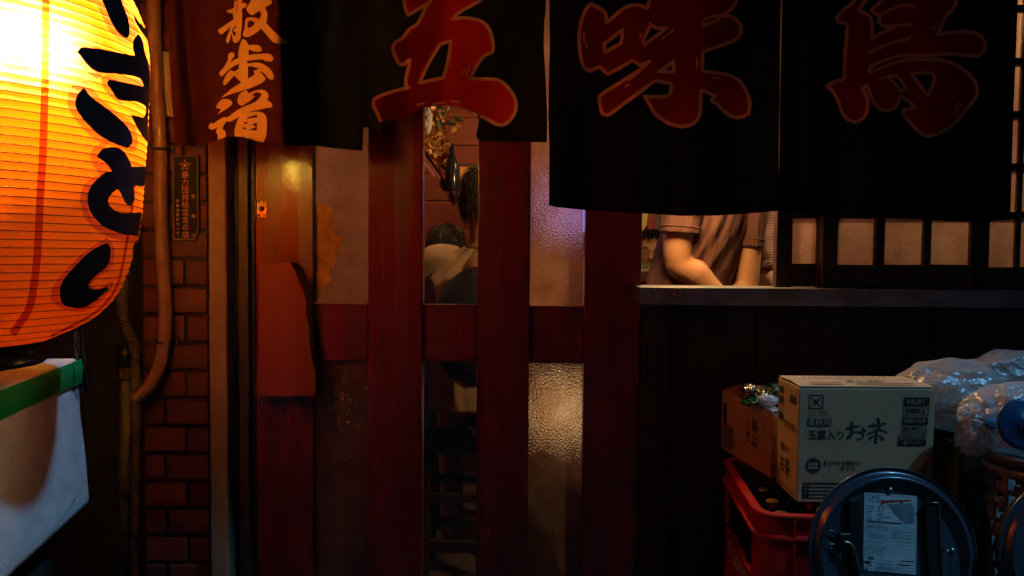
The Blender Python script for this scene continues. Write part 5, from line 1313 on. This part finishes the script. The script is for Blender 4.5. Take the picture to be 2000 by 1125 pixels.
pendant('enamel pendant lamp over the back of the kitchen', 1.22, 2.66, 2.12, 34, (1, .62, .28))

# things seen through the door slit
gl = thing('leaf_garland', 'hanging garland of yellow and green leaves inside the door slit', 'garland', P(855, 320, 2.9))
rnd = random.Random(3)
tube('stem', [P(842, 150, 2.95), P(850, 230, 2.92), P(858, 300, 2.9), P(866, 330, 2.88)], .005, MT('twig', (.08, .05, .03), .8), gl, 6, True, 4)
lm = [MT('leaf_%d' % i, c, .5, var=.4, vs=30) for i, c in enumerate([(.62, .36, .05), (.75, .48, .08), (.07, .16, .04), (.50, .16, .03)])]
for i in range(240):
    py = rnd.uniform(160, 328); spread = 32 if py < 260 else 17; px_ = 852+(py-200)*.06+rnd.gauss(0, spread*.55)
    gi = 2 if (py < 250 and px_ > 846 and rnd.random() < .6) else rnd.choice([0, 0, 1, 3])
    c = P(px_, py, 2.9+rnd.uniform(-.05, .05)); q = Euler((rnd.uniform(-1, 1), rnd.uniform(0, 6), rnd.uniform(-1, 1))).to_matrix(); L_ = rnd.uniform(.018, .036)
    vv = [c+q @ Vector(p)*L_ for p in ((0, 0, 0), (.35, .08, .5), (0, .0, 1.1), (-.35, .08, .5))]
    mesh('leaf', vv, [(0, 1, 2), (0, 2, 3)], lm[gi], gl)
wc = crumple('paper_shade', P(832, 236, 2.62), (.020, .03, .045), MT('paper_white', (.72, .72, .62), .8, bmp=.3), None, 31, None, amp=.12)
wc.name = 'paper_bag'; prop(wc, 'white crumpled paper bag hanging at the left of the door slit', 'bag')
dbt = thing('hanging_bottle', 'dark blue bottle standing on the slanting shelf in the door slit', 'bottle', P(880, 360, 2.85))
lathe('bottle_body', [(0, 0), (.022, 0), (.024, .006), (.024, .085), (.018, .11), (.009, .13), (.009, .165), (0, .166)], MT('bottle_blue', (.03, .035, .06), .15, spec=.7), dbt, 20, Matrix.Translation(P(882, 372, 2.85)))
bs_ = thing('slanting_shelf', 'red-brown slanting board running down into the door slit', 'board', P(888, 390, 2.8))
v = [P(805, 262, 2.75), P(836, 300, 2.78), P(889, 384, 2.9), P(889, 398, 2.9), P(884, 400, 2.9), P(805, 285, 2.75)]
v2 = [p+Vector((0, .05, 0)) for p in v]
mesh('board', v+v2, [tuple(range(6))[::-1], tuple(range(6, 12))]+[(i, (i+1) % 6, 6+(i+1) % 6, 6+i) for i in range(6)], MT('shelf_red', (.30, .06, .03), .35, var=.3), bs_)
mb = thing('menu_board', 'bright orange framed board on the back wall in the door slit', 'board', P(915, 365, 4.2))
pbox('frame', 893, 975, 320, 409, 4.255, 4.285, dkwood, mb, .003)
pbox('panel', 898, 970, 326, 403, 4.248, 4.2545, MT('menu_orange', (.78, .36, .07), .4, var=.25, vs=6, stretch=(.3, 1, 1)), mb, .001)
rw = box('red_partition', X(700, 3.6), X(905, 3.6), 3.62, 3.66, .1, Z(395, 3.6, 860), redwall, None, .003)
prop(rw, 'low dark red partition behind the seated guest', 'partition')
# orange paper stuck inside the left frosted pane
v = []; rnd = random.Random(5); ctr = P(640, 480, 2.226)
outl = [(612, 400), (625, 402), (634, 399), (645, 404), (650, 412), (647, 420), (655, 432), (660, 440), (652, 455), (664, 463), (666, 480), (655, 490), (660, 505), (650, 520), (641, 535), (645, 550), (632, 560), (628, 580), (612, 590)]
for it in range(3):
    o2 = []
    for i_, (x, y) in enumerate(outl):
        o2.append((x, y))
        if 0 < i_ < len(outl)-1:
            x2, y2 = outl[i_+1]; o2.append(((x+x2)/2+rnd.gauss(0, 3.2/(it+1)), (y+y2)/2+rnd.gauss(0, 1.5/(it+1))))
    outl = o2
op = mesh('orange_paper', [P(x, y, 2.2130) for x, y in outl], [tuple(range(len(outl)))], MT('orange_paper', (.60, .30, .03), .7, var=.6, vs=26, col2=(.28, .15, .05), bmp=.5, bs=120)); op.modifiers.new('s', 'SOLIDIFY').thickness = .0006
prop(op, 'torn orange paper stuck on the left frosted pane', 'paper')
# lit blue sign behind the right frosted pane
bsn = thing('lit_sign', 'small lit violet-blue sign glowing through the right frosted pane', 'sign', P(1100, 430, 2.9))
pbox('case', 1052, 1170, 340, 462, 2.92, 2.95, dark_m, bsn, .003)
pbox('lit_face', 1058, 1164, 350, 452, 2.915, 2.9195, emis('sign_violet', (.34, .28, .95), 1.6), bsn, .001)
fr = thing('added_glow_box', 'added fridge glowing through the top of the lower right pane', 'lightbox', P(1090, 1000, 2.9))  # unseen glowing panel added to brighten the lower right pane
pbox('glow_backing', 1020, 1180, 640, 1150, 2.96, 3.3, dark_m, fr, .004)
pbox('glow_face', 1040, 1150, 735, 830, 2.955, 2.9595, emis('added_glow', (1, .86, .50), 1.5), fr, .001)
# dark bag leaning inside the lower right pane
o = crumple('dark_bag', P(1058, 1075, 2.262), (.150, .028, .285), MT('dark_bag', (.012, .011, .012), .5), None, 41, None, amp=.10, fr=1.4)
prop(o, 'black bag leaning against the lower right frosted pane', 'bag')
o = box('pane_light_block', X(560, 2.3), X(800, 2.3), 2.26, 2.42, .1, Z(640, 2.3), redwall, None, .004); prop(o, 'dark red box added to block light behind the lower left frosted pane', 'box')  # unseen box added to keep lamp light off the lower left pane

# stools
def stool(label, px, Y, ztop, w_=.30):
    c = P(px, 900, Y); t = thing('stool', label, 'stool', (c.x, Y, .1), 'wooden stools')
    box('seat', c.x-w_/2, c.x+w_/2, Y-w_/2, Y+w_/2, ztop-.035, ztop, dkwood, t, .006, 2)
    for sx_ in (-1, 1):
        for sy_ in (-1, 1): box('leg', c.x+sx_*(w_/2-.03)-.022, c.x+sx_*(w_/2-.03)+.022, Y+sy_*(w_/2-.03)-.022, Y+sy_*(w_/2-.03)+.022, .1, ztop-.036, dkwood, t, .003)
    for zz_ in (.25, .42):
        for sy_ in (-1, 1): box('stretcher', c.x-w_/2+.053, c.x+w_/2-.053, Y+sy_*(w_/2-.03)-.012, Y+sy_*(w_/2-.03)+.012, zz_-.015, zz_+.015, dkwood, t, .002)
    return c
zs_ = .62
stool('dark wooden stool under the seated guest', 897, 2.95, zs_)

# ------------------------------------------------------------------ people
skin_m = MT('skin', (.50, .27, .15), .45, var=.12, vs=14, bmp=.12, bs=160)
skin_p = MT('skin_pale', (.62, .42, .28), .45, var=.1, vs=14)
hair_m = MT('dark_hair', (.012, .010, .009), .45, var=.4, vs=60, bmp=.7, bs=200, stretch=(1, 1, .2))
hair_g = MT('grey_hair', (.16, .13, .11), .6, var=.6, vs=80, bmp=.9, bs=220, stretch=(1, 1, .2))
eye_w = MT('eye_white', (.7, .68, .64), .2); eye_k = MT('eye_dark', (.01, .008, .006), .1)
def ellipsoid(c, r, Mr=None, n=20, m=14):
    v = []; f = []
    for i in range(m+1):
        th_ = PI*i/m
        for j in range(n):
            a = 2*PI*j/n; p = Vector((r[0]*math.sin(th_)*math.cos(a), r[1]*math.sin(th_)*math.sin(a), r[2]*math.cos(th_)))
            v.append(p)
    for i in range(m):
        for j in range(n): f.append((i*n+j, (i+1)*n+j, (i+1)*n+(j+1) % n, i*n+(j+1) % n))
    if Mr is not None: v = [Mr @ p for p in v]
    return [Vector(c)+p for p in v], f
def head_parts(c, yaw, pitch=0.0, h=.225):
    """head local axes: x right, y forward, z up"""
    Mr = Matrix.Rotation(yaw, 3, 'Z') @ Matrix.Rotation(pitch, 3, 'X'); k = h/.225
    v, f = ellipsoid((0, 0, 0), (.074*k, .092*k, .113*k), None, 40, 30)
    for i, p in enumerate(v):
        z = p.z/(.113*k)
        if z < 0:
            p.x *= 1-.26*(-z)**1.4; 
            if p.y > 0: p.y *= 1-.10*(-z)
            else: p.y *= 1-.42*(-z)**1.2
        y = p.y/(.092*k)
        if y > .2:
            for sx_ in (-1, 1):
                d = math.hypot(p.x/k-sx_*.031, (p.z/k-.004)*1.3); p.y -= .010*k*math.exp(-(d/.016)**2)
            p.y += .006*k*math.exp(-((p.z/k-.026)/.010)**2)*math.exp(-(p.x/k/.05)**2)
            p.y += .005*k*math.exp(-((p.z/k+.088)/.016)**2)*math.exp(-(p.x/k/.022)**2)
            p.y += .004*k*math.exp(-((p.z/k+.056)/.006)**2)*math.exp(-(p.x/k/.022)**2)
            p.y -= .003*k*math.exp(-((p.z/k+.064)/.003)**2)*math.exp(-(p.x/k/.024)**2)
    parts = [(v, f)]
    nv, nf = tube_data([Vector((0, .082, .012))*k, Vector((0, .094, -.010))*k, Vector((0, .104, -.030))*k, Vector((0, .090, -.040))*k], [.007*k, .010*k, .015*k, .009*k], 10); parts.append((nv, nf))
    for sx_ in (-1, 1): parts.append(ellipsoid(Vector((sx_*.076, -.005, -.006))*k, (.009*k, .018*k, .031*k), Matrix.Rotation(sx_*.3, 3, 'Z'), 12, 10))
    tf = lambda p: Vector(c)+Mr @ p
    parts = [([tf(p) for p in a], b_) for a, b_ in parts]
    return parts, tf, k
def hand_parts(wrist, d, up, k=1.0, side=1):
    d = Vector(d).normalized(); up = Vector(up); up = (up-d*up.dot(d)).normalized(); s = d.cross(up)*side; w0 = Vector(wrist)
    parts = [tube_data([w0-d*.01, w0+d*.03*k, w0+d*.07*k, w0+d*.092*k], [(.018*k, .024*k), (.016*k, .036*k), (.014*k, .041*k), (.011*k, .038*k)], 14)]
    for i, (o_, L) in enumerate(((-.030, .062), (-.010, .074), (.011, .079), (.031, .070))):
        b_ = w0+d*.082*k+s*o_*k
        parts.append(tube_data([b_-d*.015*k, b_+d*L*.40*k-up*.004*k, b_+d*L*.72*k-up*.020*k, b_+d*L*.92*k-up*.040*k], [.0095*k, .0090*k, .0082*k, .0065*k], 8))
    b_ = w0+d*.025*k+s*.030*k
    parts.append(tube_data([b_, b_+d*.030*k+s*.022*k-up*.008*k, b_+d*.058*k+s*.026*k-up*.020*k, b_+d*.075*k+s*.020*k-up*.028*k], [.014*k, .012*k, .010*k, .008*k], 8))
    return parts
def fuse(name, parts, mat, parent, vox=.006, smooth=4):
    v = []; f = []
    for a, b_ in parts:
        k = len(v); v += a; f += [tuple(k+i for i in t) for t in b_]
    me = bpy.data.meshes.new(name); me.from_pydata([tuple(p) for p in v], [], f); me.update()
    bm = bmesh.new(); bm.from_mesh(me); bmesh.ops.remove_doubles(bm, verts=bm.verts, dist=1e-6); bmesh.ops.recalc_face_normals(bm, faces=bm.faces); bm.to_mesh(me); bm.free()
    o = bpy.data.objects.new(name, me); COL.objects.link(o)
    r = o.modifiers.new('r', 'REMESH'); r.mode = 'VOXEL'; r.voxel_size = vox
    s = o.modifiers.new('s', 'SMOOTH'); s.iterations = smooth; s.factor = .5
    dg = bpy.context.evaluated_depsgraph_get(); m2 = bpy.data.meshes.new_from_object(o.evaluated_get(dg))
    bpy.data.objects.remove(o); bpy.data.meshes.remove(me); m2.name = name
    return link(name, m2, mat, parent, True)
def hair_cap(parent, c, tf, k, mat, fn, name='hair'):
    v, f = ellipsoid((0, 0, 0), (.081*k, .100*k, .120*k), None, 48, 36)
    keep = [fn(p.x/k, p.y/k, p.z/k) for p in v]
    for p in v:
        q = noise.noise(p*60)*.004*k; p += p.normalized()*q
    ff = [t for t in f if all(keep[i] for i in t)]
    o = submesh(name, [tf(p) for p in v], ff, mat, parent); o.modifiers.new('s', 'SOLIDIFY').thickness = .006; return o
def strands(parent, tf, k, mat, fn, n, seed, L=.05):
    rn = random.Random(seed); v = []; f = []; c = 0
    while c < n:
        d = Vector((rn.gauss(0, 1), rn.gauss(0, 1), rn.gauss(0, 1))).normalized(); p = Vector((d.x*.081, d.y*.100, d.z*.120))
        if not fn(p.x, p.y, p.z): continue
        c += 1; dn = Vector((d.x*.3+rn.gauss(0, .12), d.y*.3-.25+rn.gauss(0, .12), -1)); dn = (dn-d*dn.dot(d)).normalized(); l = L*rn.uniform(.5, 1.2)
        q = [p*1.0, p*1.035+dn*l*.5, p*1.03+dn*l+d*rn.uniform(-.002, .006)]
        vv, ff = tube_data([tf(x*k) for x in q], [.0016, .0013, .0004], 3, True, len(v)); v += vv; f += ff
    return prop(mesh('hair_strands', v, f, mat, parent, True), kind='stuff')
def eyes(parent, tf, k, Mn=None):
    for s in (-1, 1):
        v, f = ellipsoid(Vector((s*.031, .074, .004))*k, (.0105*k, .009*k, .0042*k), None, 12, 8); e = mesh('eye', [tf(p) for p in v], f, eye_w, parent, True)
        v, f = ellipsoid(Vector((s*.031, .0815, .004))*k, (.0044*k, .0032*k, .0036*k), None, 10, 6); mesh('iris', [tf(p) for p in v], f, eye_k, e, True)
        v, f = tube_data([tf(Vector((s*.016, .088, .022))*k), tf(Vector((s*.032, .089, .027))*k), tf(Vector((s*.048, .080, .022))*k)], [.002*k, .003*k, .0018*k], 6); mesh('eyebrow', v, f, hair_m, parent, True)
def loft_shirt(secs, yaw, seed, n=56, rows=60, wr=.02, folds=()):
    """secs: list of (center, half width, half depth); returns open-ended garment surface"""
    C = crom([s[0] for s in secs], 8); m = len(C); aw = np.interp(np.linspace(0, len(secs)-1, m), range(len(secs)), [s[1] for s in secs]); ad_ = np.interp(np.linspace(0, len(secs)-1, m), range(len(secs)), [s[2] for s in secs])
    u = Vector((math.cos(yaw), math.sin(yaw), 0)); d = Vector((-math.sin(yaw), math.cos(yaw), 0)); v = []; f = []
    for i in range(m):
        for j in range(n):
            a = 2*PI*j/n; ca, sa = math.cos(a), math.sin(a)
            ex = .8; px_ = math.copysign(abs(ca)**ex, ca); py_ = math.copysign(abs(sa)**ex, sa)
            z = C[i].z
            w1 = noise.noise(Vector((ca*2.6+z*2.0, sa*2.6+seed, z*2.2))); w2 = noise.noise(Vector((ca*6+z*7, sa*6, z*5+seed)))
            k = 1+wr*2.0*w1+wr*.9*w2
            off = 0.0
            for a0, sl_, amp, wd, zm in folds:
                da = (math.degrees(a)-(a0+sl_*(z-zm))+180) % 360-180
                off += amp*math.exp(-(da/wd)**2)
            v.append(C[i]+u*px_*(aw[i]*k+off)+d*py_*(ad_[i]*k+off))
    for i in range(m-1):
        for j in range(n): f.append((i*n+j, i*n+(j+1) % n, (i+1)*n+(j+1) % n, (i+1)*n+j))
    return v, f
def sleeve(parent, pts, radii, mat, seed, hem=True, wr=.05, n=28):
    C = crom(pts, 6); R_ = np.interp(np.linspace(0, len(pts)-1, len(C)), range(len(pts)), radii)
    T, N = frames(C); v = []; f = []
    for i, p in enumerate(C):
        b_ = T[i].cross(N[i])
        for j in range(n):
            a = 2*PI*j/n; k = 1+wr*noise.noise(Vector((math.cos(a)*2.2, math.sin(a)*2.2+seed, i*.32)))
            v.append(p+(N[i]*math.cos(a)+b_*math.sin(a))*float(R_[i])*k)
    for i in range(len(C)-1):
        for j in range(n): f.append((i*n+j, i*n+(j+1) % n, (i+1)*n+(j+1) % n, (i+1)*n+j))
    o = mesh('sleeve', v, f, mat, parent, True); o.modifiers.new('s', 'SOLIDIFY').thickness = .004
    if hem:
        q = C[-4:]; T2, N2 = T[-4:], N[-4:]
        for idx in (0,):
            ring = [q[idx]+(N2[idx]*math.cos(2*PI*j/n)+T2[idx].cross(N2[idx])*math.sin(2*PI*j/n))*(float(R_[-4])*1.005+.001) for j in range(n+1)]
            v2, f2 = tube_data(ring, .0012, 5); mesh('hem_seam', v2, f2, mat, o, True)
    return o
shirt_m = MT('brown_shirt', (.135, .058, .048), .85, var=.22, vs=12, bmp=.35, bs=420)
nt = shirt_m.node_tree; pb = [q for q in nt.nodes if q.type == 'BSDF_PRINCIPLED'][0]; b0 = [q for q in nt.nodes if q.type == 'BUMP'][0]
nA = tex_noise(nt, 10, 2, (1.2, 1, .45)); nA.inputs['Distortion'].default_value = 1.2
bA = bump(nt, nA.outputs[0], .8, .022); nt.links.new(b0.outputs[0], bA.inputs['Normal']); nt.links.new(bA.outputs[0], pb.inputs['Normal'])
stripe_m, nt, out = new_mat('striped_shirt')
b = nt.nodes.new('ShaderNodeBsdfPrincipled'); nt.links.new(b.outputs[0], out.inputs[0]); b.inputs['Roughness'].default_value = .85
wv = nt.nodes.new('ShaderNodeTexWave'); wv.bands_direction = 'Z'; wv.inputs['Scale'].default_value = 34; wv.inputs['Distortion'].default_value = .6
tc = nt.nodes.new('ShaderNodeTexCoord'); nt.links.new(tc.outputs['Object'], wv.inputs[0]); r1 = ramp(nt, wv.outputs[0], .35, .65, (.30, .17, .17), (.62, .42, .38)); nt.links.new(r1.outputs[0], b.inputs['Base Color'])
purple_m = MT('purple_shirt', (.11, .05, .07), .85, var=.2, vs=12)
trouser_m = MT('dark_trousers', (.02, .02, .024), .85)

# --- cook in the brown polo shirt, bending over the counter
ck = thing('person', 'person in a brown polo shirt bending over the serving window counter', 'person', P(1340, 900, 2.62))
Yn, Yf = 2.56, 2.67
sh_n, el_n, wr_n = P(1333, 372, Yn), P(1325, 512, Yn+.01), P(1440, 612, Yn+.02)
sh_f, el_f, wr_f = P(1466, 385, Yf), P(1457, 556, Yf), P(1395, 640, Yf-.06)
neck, chest, hip = P(1412, 322, 2.67), P(1392, 430, 2.69), P(1345, 640, 2.72)
hipL = hip-Vector((0, 0, .12))
parts = [tube_data(crom([neck+Vector((0, 0, .05)), neck, chest, (chest+hip)/2, hip, hipL], 4), [.055]*4+[.065]*4+[.085]*12+[.085], 20)]
parts.append(tube_data(crom([chest+Vector((0, 0, .10)), sh_n, (sh_n+el_n)/2+Vector((-.004, 0, 0)), el_n, (el_n*.75+wr_n*.25)+Vector((.004, 0, .004)), (el_n+wr_n)/2, wr_n], 5),
      list(np.interp(np.linspace(0, 6, 31), range(7), [.06, .058, .052, .044, .050, .042, .028])), 18))
parts.append(tube_data(crom([chest+Vector((0, .05, .10)), sh_f, (sh_f+el_f)/2, el_f, (el_f*.7+wr_f*.3), wr_f], 5),
      list(np.interp(np.linspace(0, 5, 26), range(6), [.06, .055, .044, .039, .042, .026])), 18))
parts.append(ellipsoid(el_n+Vector((-.014, -.004, -.006)), (.030, .032, .032)))
parts += hand_parts(wr_n, (.75, -.05, -.65), (.4, -.2, .8), 1.0, 1); parts += hand_parts(wr_f, (-.45, -.5, -.6), (0, -.4, .8), 1.0, -1)
for s in (-1, 1):
    lg = hipL+Vector((s*.08, s*.05, 0)); parts.append(tube_data(crom([lg+Vector((0, 0, .06)), lg-Vector((0, 0, .25)), Vector((lg.x, lg.y, .55)), Vector((lg.x, lg.y, .18)), Vector((lg.x, lg.y-.02, .14)), Vector((lg.x, lg.y-.14, .125))], 3), list(np.interp(np.linspace(0, 5, 16), range(6), [.09, .08, .058, .04, .04, .03])), 14))
hc = neck+Vector((.01, -.03, .17)); hp_, tfh, hk = head_parts(hc, rad(200), rad(-25)); parts += hp_
bod = fuse('body', parts, skin_m, ck, .0055, 4)
eyes(ck, tfh, hk); hair_cap(ck, hc, tfh, hk, hair_m, lambda x, y, z: z > .045+.4*max(0, y-.02) or (y < -.01 and z > -.05))
yawc = rad(42)
v, f = loft_shirt([(neck+Vector((0, .0, .02)), .07, .07), (neck-Vector((0, 0, .045)), .15, .10), (P(1394, 395, 2.69), .172, .120), (P(1384, 445, 2.70), .160, .125), (P(1364, 500, 2.705), .152, .124), (P(1346, 560, 2.71), .152, .122), (P(1338, 640, 2.72), .158, .126), (P(1336, 730, 2.72), .160, .128)], yawc, 3.1, 130, wr=.030, folds=[(186, 60, .006, 4, 1.2), (200, 90, .005, 3.5, 1.25), (211, 150, .007, 3.2, 1.25), (224, 110, -.004, 4, 1.22), (233, 170, .006, 3.0, 1.22), (243, 60, .004, 3, 1.28), (256, 90, -.004, 4, 1.25), (268, 40, .006, 3.5, 1.25), (282, 40, .005, 4, 1.25)])
sh = mesh('polo_shirt', v, f, shirt_m, ck, True); sh.modifiers.new('s', 'SOLIDIFY').thickness = .004
sleeve(ck, [P(1365, 345, Yn+.05), P(1338, 385, Yn), P(1330, 425, Yn), P(1327, 456, Yn)], [.085, .076, .068, .064], shirt_m, 1.0)
sleeve(ck, [P(1445, 360, Yf-.02), P(1466, 400, Yf), P(1463, 445, Yf), P(1459, 482, Yf)], [.075, .062, .055, .053], shirt_m, 2.0)
# placket and folds on the chest
fr_ = Vector((math.sin(yawc), -math.cos(yawc), 0))
tube('placket', [P(1408, 405, 2.572), P(1398, 440, 2.568), P(1385, 480, 2.569)], .004, shirt_m, sh, 6, True, 3)
v, f = loft_shirt([(hip+Vector((0, 0, .06)), .15, .12), (hipL, .155, .125), (hipL-Vector((0, 0, .12)), .15, .12)], 0, 8.0, wr=.02); mesh('trousers_top', v, f, trouser_m, ck, True)

# --- person in the striped shirt behind the sash
sp_ = thing('person', 'person in a pink striped shirt half hidden behind the dark window sash', 'person', P(1560, 900, 3.0))
Yp = 2.95
n2_, h2_ = P(1560, 330, Yp), P(1560, 640, Yp)
s2, e2, w2_ = P(1518, 385, Yp-.05), P(1500, 520, Yp-.10), P(1530, 590, Yp-.22)
parts = [tube_data(crom([n2_+Vector((0, 0, .06)), n2_, P(1560, 430, Yp), P(1560, 540, Yp), h2_, h2_-Vector((0, 0, .2))], 4), list(zip(np.interp(np.linspace(0, 5, 21), range(6), [.05, .06, .12, .11, .13, .12]), np.interp(np.linspace(0, 5, 21), range(6), [.05, .06, .10, .10, .11, .10]))), 18)]
parts.append(tube_data(crom([P(1545, 370, Yp), s2, (s2+e2)/2, e2, (e2+w2_)/2, w2_], 4), list(np.interp(np.linspace(0, 5, 21), range(6), [.05, .05, .044, .040, .038, .026])), 14))
s3_, e3_, w3_ = P(1610, 385, Yp), P(1630, 520, Yp), P(1600, 600, Yp-.15)
parts.append(tube_data(crom([P(1575, 370, Yp), s3_, (s3_+e3_)/2, e3_, w3_], 4), list(np.interp(np.linspace(0, 4, 17), range(5), [.05, .05, .044, .040, .026])), 14))
parts += hand_parts(w2_, (.5, -.6, -.3), (0, 0, 1)); parts += hand_parts(w3_, (-.4, -.6, -.3), (0, 0, 1), 1, -1)
for s in (-1, 1): parts.append(tube_data([h2_+Vector((s*.09, 0, -.1)), Vector((h2_.x+s*.09, h2_.y, .55)), Vector((h2_.x+s*.09, h2_.y, .16)), Vector((h2_.x+s*.09, h2_.y-.13, .13))], [.09, .06, .04, .03], 12))
hc = n2_+Vector((0, -.02, .19)); hp_, tfh, hk = head_parts(hc, rad(180)); parts += hp_
fuse('body', parts, skin_p, sp_, .008, 4); eyes(sp_, tfh, hk); hair_cap(sp_, hc, tfh, hk, hair_m, lambda x, y, z: z > .045 or (y < -.01 and z > -.05))
v, f = loft_shirt([(n2_, .075, .07), (n2_-Vector((0, 0, .05)), .15, .09), (P(1560, 420, Yp), .185, .12), (P(1560, 520, Yp), .17, .12), (P(1560, 640, Yp), .17, .125), (P(1560, 760, Yp), .17, .125)], 0, 6.2, wr=.03); o = mesh('striped_shirt', v, f, stripe_m, sp_, True); o.modifiers.new('s', 'SOLIDIFY').thickness = .003
sleeve(sp_, [P(1540, 365, Yp), P(1516, 400, Yp-.05), P(1507, 450, Yp-.08), P(1500, 500, Yp-.1), P(1501, 527, Yp-.11)], [.075, .064, .058, .056, .054], stripe_m, 4.0, True, .12)
sleeve(sp_, [P(1580, 365, Yp), P(1610, 400, Yp), P(1625, 480, Yp), P(1630, 527, Yp)], [.075, .062, .055, .052], stripe_m, 5.0)

# --- simple seated guests
def guest(label, hx, hy, Y, yaw, skin, hair, cloth, hh=.225, glasses=False, bald=False, lean=0.0, skirt=True):
    c = P(hx, hy, Y); t = thing('person', label, 'person', (c.x, c.y, .1))
    u = Vector((math.cos(yaw), math.sin(yaw), 0)); fwd = Vector((-math.sin(yaw), math.cos(yaw), 0))
    nk = c+Vector((0, 0, -.15))-fwd*.015; ch = nk+Vector((0, 0, -.22))-fwd*lean*.3; hp2 = nk+Vector((0, 0, -.56))-fwd*lean
    parts, tf, k = head_parts(c, yaw, 0, hh)
    parts.append(tube_data([nk+Vector((0, 0, .07)), nk, nk-Vector((0, 0, .08))], [.05, .052, .07], 14))
    parts.append(tube_data(crom([nk-Vector((0, 0, .03)), nk-Vector((0, 0, .09)), ch, hp2], 4), list(zip(np.interp(np.linspace(0, 3, 13), range(4), [.06, .09, .10, .11]), np.interp(np.linspace(0, 3, 13), range(4), [.06, .14, .15, .14]))), 18))
    for s in (-1, 1):
        a0 = nk-Vector((0, 0, .10))+u*s*.17; a1 = a0+u*s*.04-Vector((0, 0, .26))+fwd*.05; a2 = a1+fwd*.24-u*s*.06
        parts.append(tube_data(crom([a0-u*s*.06, a0, a1, a2], 4), list(np.interp(np.linspace(0, 3, 13), range(4), [.055, .055, .042, .028])), 12)); parts += hand_parts(a2, fwd-u*s*.2, (0, 0, 1), 1, s)
        k0 = hp2+u*s*.09; k1 = k0+fwd*.40; parts.append(tube_data(crom([k0, k1, Vector((k1.x, k1.y, .16)), Vector((k1.x, k1.y, .13))+fwd*.1], 3), list(np.interp(np.linspace(0, 3, 10), range(4), [.09, .065, .04, .03])), 12))
    fuse('body', parts, skin, t, .009, 4); eyes(t, tf, k)
    if bald: hair_cap(t, c, tf, k, hair, lambda x, y, z: (z > .05 and y < .02) or (y < -.0 and z > -.04) or (abs(x) > .055 and -.01 < z < .08 and y < .03))
    else:
        hf = lambda x, y, z: z > .05+.4*max(0, y-.02) or (y < .0 and z > -.06)
        hair_cap(t, c, tf, k, hair, hf); strands(t, tf, k, hair, hf, 900, int(hx))
    v, f = loft_shirt([(nk-Vector((0, 0, .02)), .065, .062), (nk-Vector((0, 0, .07)), .15, .09), (nk-Vector((0, 0, .13)), .205, .115), (ch, .195, .125), (hp2+Vector((0, 0, .15)), .18, .13), (hp2-Vector((0, 0, .03)), .19, .15)], yaw, hx, 110, wr=.03, folds=[(a_, sl_, am_, 5, nk.z-.25) for a_, sl_, am_ in ((200, 60, .008), (222, -70, .009), (240, 40, -.007), (262, 80, .010), (285, -60, .008), (305, 70, .009), (330, 50, .008), (60, 40, .008), (95, -50, .008))])
    o = mesh('garment', v, f, cloth, t, True); o.modifiers.new('s', 'SOLIDIFY').thickness = .004
    for s in (-1, 1):
        a0 = nk-Vector((0, 0, .09))+u*s*.15; a1 = nk-Vector((0, 0, .10))+u*s*.205-Vector((0, 0, .26))+fwd*.05
        sleeve(t, [a0-u*s*.05, a0+u*s*.03, (a0+a1)/2+u*s*.02, a1, a1+fwd*.16-u*s*.04], [.075, .072, .062, .056, .046], cloth, hx+s)
    cl_ = [nk-Vector((0, 0, .030))+u*.070*math.cos(a)+fwd*(.068*math.sin(a))+Vector((0, 0, -.018*math.sin(a))) for a in [2*PI*i/28 for i in range(29)]]
    tube('collar', cl_, .011, cloth, t, 8)
    if glasses:
        for s in (-1, 1):
            tube('glasses', [tf(Vector((s*.032+.021*math.cos(a), .096, .004+.016*math.sin(a)))*k) for a in [2*PI*i/20 for i in range(21)]], .0014, black_m, t, 5)
            tube('glasses', [tf(Vector((s*.053, .096, .008))*k), tf(Vector((s*.078, .0, .012))*k)], .0014, black_m, t, 5)
        tube('glasses', [tf(Vector((-.011, .098, .006))*k), tf(Vector((.011, .098, .006))*k)], .0014, black_m, t, 5)
    return t, tf, k, nk, u, fwd, ch, hp2
guest('person with short dark hair and glasses seated behind the garnish tray', 1271, 493, 4.4, rad(172), skin_m, hair_m, trouser_m, .235, True, False)
guest('person with dark hair in a purple shirt between the cook and the striped shirt', 1489, 487, 4.1, rad(160), skin_m, hair_m, purple_m, .22)
guest('dark haired person in dark clothes seated beyond the guest in the door slit', 872, 489, 3.45, rad(-10), skin_m, hair_m, trouser_m, .21)
vest_m = MT('beige_jacket', (.40, .29, .18), .85, var=.25, vs=10, bmp=.3, bs=200)
gt, tf, k, nk, u, fwd, ch, hp2 = guest('grey haired guest in a beige jacket seated with back to the door slit', 943, 393, 2.92, rad(8), skin_m, hair_g, vest_m, .235, False, False, .04)
# black rucksack panel on the guest's back
v = []; f = []
bcen = nk-Vector((0, 0, .30))-fwd*.17-u*.03
for i in range(13):
    for j in range(13):
        a, b_ = (i/12-.5)*2, (j/12-.5)*2
        r_ = max(abs(a), abs(b_)); th_ = math.atan2(b_, a)
        xx, zz_ = r_*math.cos(th_)*.14, r_*math.sin(th_)*.20
        v.append(bcen+u*xx+Vector((0, 0, zz_))-fwd*(.045*math.sqrt(max(0, 1-r_**2.5))-.02*r_**2))
for i in range(12):
    for j in range(12): f.append((i*13+j, i*13+j+1, i*13+14+j, i*13+13+j))
rk = mesh('rucksack', v, f, MT('rucksack_black', (.010, .010, .011), .8, bmp=.3, bs=90), None, True); rk.modifiers.new('s', 'SOLIDIFY').thickness = .02
prop(rk, 'black rucksack on the back of the guest in the door slit', 'rucksack')
